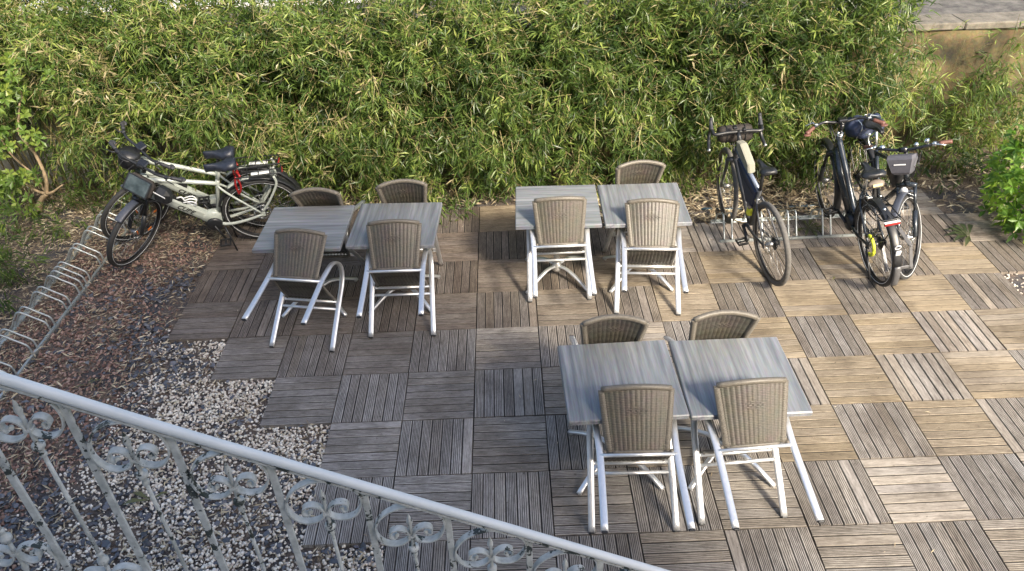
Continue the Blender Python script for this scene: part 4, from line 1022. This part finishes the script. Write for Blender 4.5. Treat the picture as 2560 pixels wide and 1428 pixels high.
# --- the two pale e-bikes at the left rack
def ebike(label, pose, wb, r, steer, front):
    b = Bike('electric_bicycle', label, pose, wb, r, steer, group='pale grey electric bicycles')
    HT0, HT1 = b.at(.44), b.at(.63); bb = np.array([.446, 0, .304]); m = MB()
    tt1 = np.array([.315, 0, .735]) if front else np.array([.33, 0, .69]); ttf = b.at(.575 if front else .60)
    m.tube([HT0, HT1], .026, 16)
    m.tube(catmull([ttf + [.0, 0, 0], ttf * .5 + tt1 * .5 + [0, 0, .006], tt1], 5), np.linspace(.023, .018, 11), 14)
    dt0, dt1 = b.at(.475), np.array([.475, 0, .375])
    pr = [(-.030, -.020), (-.022, -.046), (.022, -.046), (.030, -.020), (.030, .022), (.020, .040), (-.020, .040), (-.030, .022)]
    dd_ = dt1 - dt0; dd_ /= np.linalg.norm(dd_)
    m.sweep([dt0, dt0 + dd_ * .04, dt1 - dd_ * .03, dt1], pr, (0, 0, 1), scale=[.8, 1, 1.06, 1.05], smooth=False)
    m.prism([(.53, .42), (.47, .44), (.40, .44), (.37, .40), (.37, .31), (.41, .27), (.47, .30), (.55, .37)], -.036, .036, .12)
    m.tube([(.39, 0, .40), tt1, (.305, 0, .775)], .0185, 14)
    for y in (-1, 1):
        m.tube(catmull([(.40, y * .034, .30), (.30, y * .052, .292), (.16, y * .062, .315), (0, y * .064, r - .005)], 5), np.linspace(.017, .011, 16), 10)
        m.tube(catmull([(.315, y * .02, .715), (.24, y * .045, .63), (.01, y * .064, r + .015)], 5), np.linspace(.011, .009, 11), 10)
        m.box((0, y * .066, r), (.045, .01, .05), bev=.004)
    fr = b.part('frame', m, M['greypaint'])
    m = MB(); up = np.cross(dd_, [0, 1, 0]); up = up if up[2] > 0 else -up
    bc = dt0 * .63 + dt1 * .37; L = .30
    m.sweep([bc - dd_ * L / 2 + up * .043, bc + dd_ * L / 2 + up * .043], [(-.02, -.006), (.02, -.006), (.02, .006), (-.02, .006)], (0, 0, 1), smooth=False)
    m.sweep([dt0 - up * .048 + dd_ * .05, dt1 - up * .048], [(-.021, -.008), (.021, -.008), (.021, .006), (-.021, .006)], (0, 0, 1), smooth=False)
    b.part('battery_cover', m, M['black'], fr)
    # dark lettering low on the near side of the down tube (left side, +y)
    lm = text_mesh('CUBE', .062, M['black']); lo = link(bpy.data.objects.new('lettering', lm), fr)
    tc = dt0 * .36 + dt1 * .64 + np.array([0, .0322, 0]) - up * .010
    lo.matrix_basis = frame_axes(tc, dd_, tuple(up))
    m = MB(); m.lathe((.445, -.062, .305), (0, 1, 0), [(0, 0), (.055, 0), (.072, .012), (.072, .112), (.055, .124), (0, .124)], 26); m.prism([(.36, .30), (.41, .245), (.50, .262), (.53, .32), (.48, .35)], -.05, .05, .1); b.part('motor', m, M['black'])
    b.fork('black', .44, True); b.wheel(True, .024, rotor=True); b.wheel(False, .024, cassette=True)
    b.fender(True, *((70, 106) if front else (88, 112)), 'fender', .062); b.fender(False, 20, 196, 'black', .062, .028)
    m = MB(); pr2 = [(-.024, -.004), (.024, -.004), (.024, .004), (-.024, .004)]
    m.loft([[np.array([0, 0, r]) + np.array([math.cos(t), 0, math.sin(t)]) * (r + .036 + d) + np.array([0, a, 0]) for a, d in pr2] for t in np.linspace(R(52), R(84), 12)]); b.part('mudguard_trim', m, M['greypaint'])
    b.bar_flat(.755, .012, .345, .07, metal='black'); b.cables(.74, b.at(.5), 3)
    m = b.fmb(); m.box(b.at(.775, .03), (.075, .085, .03), bev=.008); b.part('display', m, M['blackgloss'])
    b.seatpost((.306, 0, .76), (.255, 0, .915), .0155, 'greypaint' if front else 'black')
    b.saddle(.235, .935, 'bluefabric', True, .08, .27, .145)
    b.crank(bb, 250 if front else 75, chainring=.075); b.chain(bb, .04, .07)
    k = b.rack(.14, -.25, .81, .068, stay_to=True, staymat='greypaint')
    m = MB(); m.box((-.258, 0, .795), (.012, .07, .022), bev=.003); b.part('tail_light', m, M['red'], k)
    m = MB(); m.box((-.07, 0, .787), (.17, .04, .012), bev=.004); b.part('rack_plate', m, M['white'], k)
    m = MB()
    for q in ([(.14, .05, .815), (.16, .055, .74), (.155, .05, .62)], [(.10, .06, .82), (.13, .0, .83), (.15, -.04, .80)], [(.155, .05, .62), (.12, .055, .70), (.13, .05, .80)]): m.tube(catmull(q, 5), .010, 8)
    b.part('bungee_strap', m, M['red'], k)
    m = b.fmb(); m.lathe(b.at(.40, .05), tuple(b.fw), [(0, 0), (.02, 0), (.03, .03), (.0, .034)], 16); b.part('headlight', m, M['black'])
    m = b.fmb(); lf = (b.at(.44, .012, .062) * .45 + b.hub * .55 + [0, .03, 0]); m.box(lf, (.035, .012, .06), np.column_stack([b.fw, [0, 1, 0], b.ax]), .003); b.part('sticker', m, M['white'])
    m = b.fmb(); m.box(b.hub + [.02, .05, .06] , (.012, .008, .05), bev=.003); m.box(b.hub + [-.15, .012, -.14], (.05, .008, .025), bev=.003); b.part('spoke_reflector', m, M['orange'])
    if front:
        m = MB(); cg = [(.655, .545), (.60, .60), (.565, .575), (.62, .515)]
        base = dt0 * .40 + dt1 * .60 + up * .048
        m.tube(catmull([base - dd_ * .09 + up * .0, base - dd_ * .06 + up * .03, base - dd_ * .02 + up * .012, base + dd_ * .01 + up * .05, base + dd_ * .06 + up * .062, base + dd_ * .07 + up * .005, base + dd_ * .0 + up * .002], 6), .007, 8)
        for y in (-1, 1): m.tube(catmull([base - dd_ * .03 + up * .005 + [0, y * .03, 0], base + dd_ * .02 + up * .055 + [0, y * .038, 0], base + dd_ * .07 + up * .05 + [0, y * .03, 0], base + dd_ * .075 + up * .005 + [0, y * .012, 0]], 5), .006, 8)
        b.part('bottle_cage', m, M['white'])
    m = MB(); m.tube([(.36, .07, .28), (.30, .16, .03 if not front else .0)], .008, 8); b.part('kickstand', m, M['black'])
    return b
b1 = ebike('pale grey electric bicycle nearest the camera, with a phone pouch on its bars', (-2.024, 1.546, 193.2, 12.4, -.004), 1.148, .361, 56.5, True)
b2 = ebike('pale grey electric bicycle behind its twin, against the bamboo, with a round black bar bag', (-2.075, 1.765, 184.5, 11.7, -.01), 1.179, .363, 46.3, False)
# phone pouch and second bag hanging on the nearer e-bike's handlebar
def rbox(m, c, ex, ey, ez, size, bev): m.box(c, size, np.column_stack([ex, ey, ez]), bev)
t = b1.own('phone_pouch', 'black handlebar phone pouch with clear window on the nearest pale bicycle', 'bag')
Y = np.array([0., 1, 0]); ex = norm(b1.fw * .86 + b1.ax * .5); ez = norm(np.cross(ex, Y)); ez = ez if ez[2] > 0 else -ez
m = b1.fmb(); rbox(m, b1.at(.62, .125, .06), ex, Y, ez, (.10, .245, .17), .035); obj('pouch_body', m, M['brownbag'], t)
m = b1.fmb(); rbox(m, b1.at(.62, .125, .06) + ex * .051, ex, Y, ez, (.006, .20, .132), .003); obj('clear_window', m, M['window'], t)
m = b1.fmb(); rbox(m, b1.at(.62, .125, .06) + ex * .049, ex, Y, ez, (.006, .228, .154), .003); obj('pouch_edging', m, M['black'], t)
t = b1.own('handlebar_bag', 'black rounded bag hanging beside the phone pouch on the nearest pale bicycle', 'bag')
m = b1.fmb(); rbox(m, b1.at(.60, .07, .245), b1.fw, Y, b1.ax, (.12, .15, .16), .04); obj('bag_body', m, M['black'], t)
m = b1.fmb(); rbox(m, b1.at(.63, .131, .245), b1.fw, Y, b1.ax, (.004, .115, .012), .002); obj('reflective_band', m, M['white'], t)
t = b2.own('handlebar_bag', 'round black bag on the handlebar of the pale bicycle against the bamboo', 'bag')
m = b2.fmb(); m.lathe(b2.at(.60, .14), tuple(b2.ax), [(0, 0), (.075, .005), (.09, .03), (.092, .12), (.08, .15), (0, .155)], 24); obj('bag_body', m, M['black'], t)
m = b2.fmb(); m.ring(b2.at(.715, .14), tuple(b2.ax), .091, .003, 32, 6); obj('bag_zip', m, M['lockgrey'], t)

# --- charcoal gravel bike with drop bars
g = Bike('gravel_bicycle', 'charcoal gravel bicycle with drop bars and frame bags, rear wheel towards the viewer', (2.517, .530, 96.2, 6.8), 1.045, .362, -7.6)
HT0, HT1 = g.at(.42), g.at(.58); bb = np.array([.455, 0, .29]); m = MB()
m.tube([HT0, HT1], .024, 14); m.tube([g.at(.45), bb], .022, 14); st1 = np.array([.27, 0, .735]); m.tube([bb, st1], .017, 14)
for y in (-1, 1):
    m.tube(catmull([bb + [0, y * .03, 0], (.25, y * .05, .315), (0, y * .066, .362)], 5), np.linspace(.014, .009, 11), 10)
    m.tube(catmull([(.285, y * .018, .66), (.2, y * .045, .57), (0, y * .066, .37)], 5), np.linspace(.009, .008, 11), 10); m.box((0, y * .068, .362), (.04, .01, .05), bev=.004)
fr = g.part('frame', m, M['gravelpaint'])
m = MB(); m.tube([g.at(.55), (.275, 0, .715)], .0185, 14); g.part('top_tube', m, M['gravelblue'], fr)
g.fork('gravelpaint', .42, False, .017, .058); g.wheel(True, .023, 'rubber_dusty', False); g.wheel(False, .023, 'rubber_dusty', False, True, True)
m = g.fmb(); c = g.at(.70, .07); P = lambda f, y, z: c + g.fw * f + np.array([0, y, 0]) + g.ax * z
for sg in (1, -1):
    pth = catmull([P(0, 0, 0), P(0, sg * .10, 0), P(-.005, sg * .195, -.004), P(.035, sg * .213, -.006), P(.085, sg * .216, -.03), P(.085, sg * .222, -.08), P(.03, sg * .232, -.125), P(-.055, sg * .245, -.14)], 6); m.tube(pth, .0155, 12)
m.tube([g.at(.60, 0), g.at(.70, 0)], .019, 12); m.tube([g.at(.685, -.01), c], .018, 12); h = g.part('handlebar', m, M['black'])
for sg in (1, -1):
    m = g.fmb(); m.tube(catmull([P(.06, sg * .214, -.012), P(.11, sg * .214, .004), P(.14, sg * .212, .025), P(.147, sg * .21, .046)], 5), np.linspace(.018, .015, 16), 12); m.tube(catmull([P(.135, sg * .214, .02), P(.145, sg * .214, -.04), P(.115, sg * .218, -.10)], 5), .006, 8); g.part('brake_hood', m, M['grip'], h)
    m = g.fmb(); m.cyl(P(-.055, sg * .245, -.14), P(-.066, sg * .246, -.142), .0165, 12); g.part('bar_end_plug', m, M['steel'], h)
m = g.fmb(); m.box(P(.02, .03, .035), (.05, .035, .025), bev=.006); m.box(P(.0, -.05, .02), (.04, .03, .03), bev=.006); g.part('bike_computer', m, M['blackgloss'])
g.cables(.69, g.at(.45), 3)
g.seatpost((.272, 0, .72), (.215, 0, .965), .0138); g.saddle(.195, .985, 'black', False, .070, .26, .14)
m = MB(); m.tube([(.10, .03, .965), (.27, .022, .965)], .0035, 6); m.tube([(.10, -.03, .965), (.27, -.022, .965)], .0035, 6); g.part('saddle_rails', m, M['steel'])
g.crank(bb, 200, chainring=.085); g.chain(bb, .05, .085)
m = MB(); m.box((.3, 0, .62), (.03, .05, .03), np.eye(3), .004); g.part('seat_clamp', m, M['steel'])
t = g.own('handlebar_bag', 'large dark brown handlebar bag in front of the drop bars', 'bag'); m = g.fmb(); m.lathe(g.at(.60, .15, -.15), (0, 1, 0), [(0, 0), (.06, .004), (.075, .03), (.075, .26), (.06, .295), (0, .30)], 22); obj('bag_body', m, M['brownbag'], t)
for y in (-.08, .08): m = g.fmb(); m.ring(g.at(.60, .15, y), (0, 1, 0), .0765, .005, 24, 6); obj('bag_strap', m, M['black'], t)
def poly_bag(b, name, label, poly, wid, mat, extra=None):
    t = b.own(name, label, 'bag'); m = MB(); m.prism(poly, -wid, wid, .06); m.S = [False] * len(m.S); obj('bag_body', m, M[mat], t); return t
t = poly_bag(g, 'top_tube_bag', 'pale beige bag strapped on top of the gravel bicycle top tube', [(.745, .90), (.74, .975), (.66, .985), (.47, .875), (.455, .80), (.62, .855)], .032, 'beige')
t = poly_bag(g, 'frame_bag', 'dark navy bag filling the gravel bicycle frame triangle', [(.735, .805), (.70, .835), (.30, .70), (.345, .56), (.385, .50), (.50, .50)], .030, 'navy')
m = MB(); m.tube(catmull([(.70, .033, .80), (.52, .033, .70), (.345, .033, .66)], 4), .0025, 5); obj('bag_zip', m, M['black'], t)
t = g.own('tool_pouch', 'small neon yellow pouch on the gravel bicycle seat tube', 'bag'); m = MB(); m.box((.405, .02, .46), (.055, .06, .10), np.array([[.93, 0, -.36], [0, 1, 0], [.36, 0, .93]]), .012); obj('pouch_body', m, M['yellow'], t); m = MB(); m.box((.398, .02, .515), (.06, .064, .018), np.array([[.93, 0, -.36], [0, 1, 0], [.36, 0, .93]]), .004); obj('pouch_flap', m, M['taupebag'], t)

# --- dark step-through e-bike, rear towards the viewer
c2 = Bike('step_through_bicycle', 'dark blue-grey step-through bicycle with red tail light, rear wheel towards the viewer', (3.394, .470, 90.7, 10.1), 1.136, .364, -5.5)
HT0, HT1 = c2.at(.45), c2.at(.66); bb = np.array([.475, 0, .30]); m = MB()
m.tube([HT0, HT1], .027, 16); m.tube([c2.at(.50), np.array([.80, 0, .62]) + 0, bb + [.03, 0, .02]], [.036, .039, .040], 18)
m.tube(catmull([c2.at(.615), (.70, 0, .72), (.50, 0, .46), (.425, 0, .40)], 6), .027, 16); m.tube([bb, (.30, 0, .70)], .018, 14)
for y in (-1, 1):
    m.tube(catmull([bb + [-.03, y * .035, 0], (.25, y * .055, .31), (0, y * .068, .364)], 5), np.linspace(.016, .011, 11), 10); m.tube(catmull([(.31, y * .02, .66), (.22, y * .05, .58), (0, y * .068, .37)], 5), .010, 10); m.box((0, y * .07, .364), (.05, .01, .055), bev=.004)
c2.part('frame', m, M['bluegrey'])
m = MB(); m.lathe((.475, -.06, .30), (0, 1, 0), [(0, 0), (.06, .0), (.078, .014), (.078, .106), (.06, .12), (0, .12)], 24); c2.part('motor', m, M['black'])
c2.fork('black', .44, True); c2.wheel(True, .022); c2.wheel(False, .022, cassette=True, rotor=False)
c2.fender(True, 5, 200, 'black', .056); c2.fender(False, -15, 175, 'black', .060)
m = MB(); prf = [(-.029, -.010), (-.02, .004), (.02, .004), (.029, -.010)]; c_ = np.array([0, 0, .364])
m.loft([[c_ + np.array([math.cos(q), 0, math.sin(q)]) * (.364 + .036 + d) + np.array([0, a, 0]) for a, d in prf] for q in np.linspace(R(175), R(205), 9)]); c2.part('mudguard_flap', m, M['lockgrey'])
c2.bar_flat(.80, .02, .32, .11, 0, .0125, 'blackgloss', 'browngrip', .03, bend=.45); c2.cables(.78, c2.at(.5), 4)
m = c2.fmb(); m.box(c2.at(.83, .02), (.07, .075, .03), bev=.008); c2.part('display', m, M['blackgloss'])
m = c2.fmb(); m.ring(c2.at(.67), tuple(c2.ax), .022, .006, 20, 6); m.ring(c2.at(.69), tuple(c2.ax), .021, .005, 20, 6); c2.part('headset', m, M['steel'])
c2.seatpost((.30, 0, .68), (.235, 0, .925), .0138, 'steel'); c2.saddle(.20, .95, 'black', False, .098, .26, .15)
c2.crank(bb, 15, chainring=.07); c2.chain(bb, .045, .07)
k = c2.rack(.16, -.22, .735, .072)
m = MB(); m.box((-.238, 0, .705), (.02, .12, .024), bev=.004); c2.part('tail_light', m, M['red'], k); m = MB(); m.box((-.236, 0, .7205), (.024, .121, .006), bev=.002); c2.part('tail_light_cap', m, M['white'], k)
m = MB(); m.tube([(.14, -.06, .735), (.12, -.065, .735)], .01, 8); m.ball((-.09, .0, .75), .013, n=8); m.box((-.05, 0, .742), (.03, .05, .008), bev=.002); m.box((.12, .03, .748), (.03, .04, .016), bev=.003); c2.part('spring_clip', m, M['steel'], k)
m = MB(); m.tube([(.02, .075, .34), (-.16, .10, .12)], .009, 8); c2.part('kickstand', m, M['black'])
m = MB(); m.box((-.372, 0, .50), (.012, .04, .09), np.array([[.94, 0, -.34], [0, 1, 0], [.34, 0, .94]]), .003); m.ring((-.368, 0, .565), (.94, 0, .34), .022, .004, 20, 6); c2.part('sticker', m, M['white'])
t = c2.own('saddle_bag', 'taupe bag with pale yellow strip under the wide black saddle', 'bag'); m = MB(); m.ball((.09, 0, .885), .05, (.75, 1.35, .72), 12); obj('bag_body', m, M['taupebag'], t); m = MB(); m.box((.0515, 0, .893), (.004, .075, .022), np.array([[.98, 0, .17], [0, 1, 0], [-.17, 0, .98]]), .001); obj('reflective_strip', m, M['yellowstrip'], t)
t = c2.own('cable_lock', 'neon yellow cable lock looped round the rear hub of the step-through bicycle', 'bicycle lock'); m = MB(); m.tube([np.array([.085 * math.cos(q), .055, .364 + .085 * math.sin(q)]) for q in np.linspace(R(70), R(275), 22)], .014, 10); obj('cable', m, M['yellow'], t); m = MB(); m.cyl((.03, .03, .445), (.03, .08, .445), .017, 12); obj('lock_barrel', m, M['black'], t)

# --- trekking bike facing the viewer
d = Bike('trekking_bicycle', 'dark trekking bicycle facing the viewer with grey bar bag and suspension fork', (3.73, 1.679, -91.2, -7.8), 1.123, .36, -40)
HT0, HT1 = d.at(.43), d.at(.60); bb = np.array([.46, 0, .29]); m = MB()
m.tube([HT0, HT1], .025, 16); m.tube([d.at(.46), bb], .024, 14); m.tube([d.at(.585), (.27, 0, .73)], .019, 14); m.tube([bb, (.265, 0, .76)], .017, 14)
for y in (-1, 1):
    m.tube([bb + [0, y * .04, 0], (0, y * .066, .36)], .012, 10); m.tube([(.285, y * .02, .68), (0, y * .066, .365)], .009, 10); m.box((0, y * .068, .36), (.04, .01, .05), bev=.004)
d.part('frame', m, M['bluegrey'])
d.fork('bluegrey', .43, True, w=.066); d.wheel(True, .021); d.wheel(False, .021, cassette=True); d.fender(True, 58, 140, 'fender', .054); d.fender(False, 20, 195, 'black', .056)
d.bar_flat(.735, .03, .335, .085, .02, .0125, 'blackgloss', 'browngrip', .04, ergo=False)
d.cables(.72, d.at(.45), 4)
m = d.fmb(); cc = d.at(.76, .03); m.box(cc + [0, .17, 0] + d.ax * .03, (.04, .035, .035), bev=.008); m.ball(cc + [0, .09, 0] + d.ax * .005, .02, n=10); m.lathe(cc + [0, -.2, 0] - d.ax * .005, (0, 1, 0), [(0, 0), (.024, .004), (.026, .03), (.02, .045), (0, .05)], 14); d.part('bell', m, M['steel'])
m = d.fmb(); m.tube(catmull([cc + [0, -.27, 0] + d.ax * .02, cc + [0, -.28, 0] + d.ax * .07, cc + [0, -.27, 0] + d.ax * .11], 5), .006, 8); m.ball(cc + [0, -.27, 0] + d.ax * .115, .014, n=8); d.part('mirror_stalk', m, M['steel'])
m = d.fmb(); m.lathe(d.at(.40, .045), tuple(d.fw), [(0, 0), (.02, 0), (.03, .03), (.024, .04), (0, .04)], 16); d.part('headlight', m, M['white'])
d.seatpost((.267, 0, .74), (.22, 0, .95), .0138, 'steel'); d.saddle(.20, .97, 'black', False, .088, .27, .15); d.crank(bb, 20); d.chain(bb)
k = d.rack(.14, -.23, .74, .07); m = MB(); m.box((-.24, 0, .71), (.02, .10, .03), bev=.004); d.part('tail_light', m, M['red'], k)
t = d.own('handlebar_bag', 'grey trapezoid handlebar bag with white line on the bicycle facing the viewer', 'bag'); m = d.fmb(); rm = np.column_stack([d.fw, Y, d.ax])
secs = []
for z, w_, f0, f1 in ((-.16, .06, .05, .12), (-.14, .075, .045, .14), (-.03, .105, .04, .165), (0, .10, .05, .15)): secs.append([d.at(.70 + z, f0, -w_), d.at(.70 + z, f1, -w_ * .92), d.at(.70 + z, f1, w_ * .92), d.at(.70 + z, f0, w_)])
m.loft(secs, smooth=False); obj('bag_body', m, M['greybag'], t); m = d.fmb(); m.box(d.at(.628, .158), (.006, .09, .010), rm, .001); obj('reflective_band', m, M['white'], t)
t = d.own('frame_bag', 'small black triangular frame bag with white piping on the bicycle facing the viewer', 'bag'); m = MB(); m.prism([(.80, .76), (.80, .84), (.55, .79), (.58, .70), (.72, .62)], -.03, .034, .1); obj('bag_body', m, M['black'], t)
m = MB(); m.tube(catmull([(.79, .036, .765), (.79, .036, .825), (.57, .036, .78), (.595, .036, .71), (.715, .036, .64)], 4, True), .0035, 6, True); m.box((.66, .037, .735), (.05, .004, .014), bev=.001); obj('piping', m, M['white'], t)
t = d.own('rolled_jacket', 'dark navy rolled jacket strapped on the rear rack behind the black saddle', 'bundle'); m = MB()
def jk(u, v):
    q = 2 * PI * u; y = (v - .5) * .36; rr = (.095 + .013 * math.sin(3 * q + 9 * v) + .008 * math.sin(7 * q - 14 * v)) * max(.02, 1 - abs(2 * v - 1) ** 6); return (-.04 + rr * 1.15 * math.cos(q), y, .85 + rr * math.sin(q))
m.grid(jk, 36, 24); obj('jacket_cloth', m, M['navy'], t); m = MB()
for y in (-.08, .08): m.tube([(-.04 + .118 * math.cos(q), y + .02 * math.sin(3 * q), .85 + .108 * math.sin(q)) for q in np.linspace(0, 2 * PI, 24)], .004, 6)
m.tube([(-.14, -.1, .90), (-.12, .1, .93)], .004, 6); obj('bungee_cord', m, M['steel'], t)
# folding lock joining the two right-hand bicycles
def seg(m, a, b, w=.030, th=.009):
    a, b = np.array(a), np.array(b); x = norm(b - a); y = norm(np.cross([0, 1, 0], x)); z = np.cross(x, y); m.box((a + b) / 2, (np.linalg.norm(b - a) + w, w, th), np.column_stack([x, y, z]), .003); m.cyl(a - z * .007, a + z * .007, .009, 10); m.cyl(b - z * .007, b + z * .007, .009, 10)
t = thing('folding_lock', 'grey folding lock linking the wheels of the two right-hand bicycles', 'bicycle lock', (3.4, .4, .2)); LO = np.array([3.4, .4, .2])
for a_, b_ in (((3.42, .37, .165), (3.64, .40, .165)), ((3.635, .39, .165), (3.605, .44, .345)), ((3.605, .45, .345), (3.54, .56, .44)), ((3.42, .36, .165), (3.40, .50, .33))):
    m = MB(); seg(m, np.array(a_) - LO, np.array(b_) - LO); obj('lock_bar', m, M['lockgrey'], t)
# ------------------------------------------------------------------ camera, sun, sky
cam = bpy.data.cameras.new('camera'); co = bpy.data.objects.new('camera', cam); COL.objects.link(co); SC.camera = co
F_PX, YAW, PIT, ROL = 1905.62, -.001926, .616481, -.0393263
cam.sensor_width = 36; cam.lens = 36 * F_PX / 2560; cam.clip_end = 500; cam.clip_start = .05
cy, sy = math.cos(YAW), math.sin(YAW); f = Vector((sy * math.cos(PIT), cy * math.cos(PIT), -math.sin(PIT))); r_ = Vector((cy, -sy, 0)); u_ = r_.cross(f)
cr, sr = math.cos(ROL), math.sin(ROL); r2 = r_ * cr + u_ * sr; u2 = -r_ * sr + u_ * cr
mw = Matrix((r2, u2, -f)).transposed().to_4x4(); mw.translation = Vector((.311414, -4.818866, 3.823711)); co.matrix_world = mw
EL, AZ = R(38), math.atan2(.87, -.50)            # direction the light travels on the ground
L = Vector((math.cos(AZ) * math.cos(EL), math.sin(AZ) * math.cos(EL), -math.sin(EL)))
sun = bpy.data.lights.new('sun', 'SUN'); sun.energy = 3.5; sun.angle = R(9); sun.color = (1, .90, .74)
so = bpy.data.objects.new('sun', sun); COL.objects.link(so); so.rotation_euler = L.to_track_quat('-Z', 'Y').to_euler()
w = bpy.data.worlds.new('World'); SC.world = w; w.use_nodes = True; nt = w.node_tree; nt.nodes.clear()
sky = nt.nodes.new('ShaderNodeTexSky'); sky.sky_type = 'NISHITA'; sky.sun_disc = False; sky.sun_elevation = EL; sky.dust_density = 4; sky.ozone_density = .4; sky.air_density = 1
sd = -L; sky.sun_rotation = math.atan2(sd.x, sd.y)
bg = nt.nodes.new('ShaderNodeBackground'); bg.inputs[1].default_value = .15; ow = nt.nodes.new('ShaderNodeOutputWorld')
nt.links.new(sky.outputs[0], bg.inputs[0]); nt.links.new(bg.outputs[0], ow.inputs[0])
SC.view_settings.view_transform = 'Standard'; SC.view_settings.look = 'None'; SC.view_settings.exposure = 1.17; SC.view_settings.gamma = 1
SC.cycles.max_bounces = 8
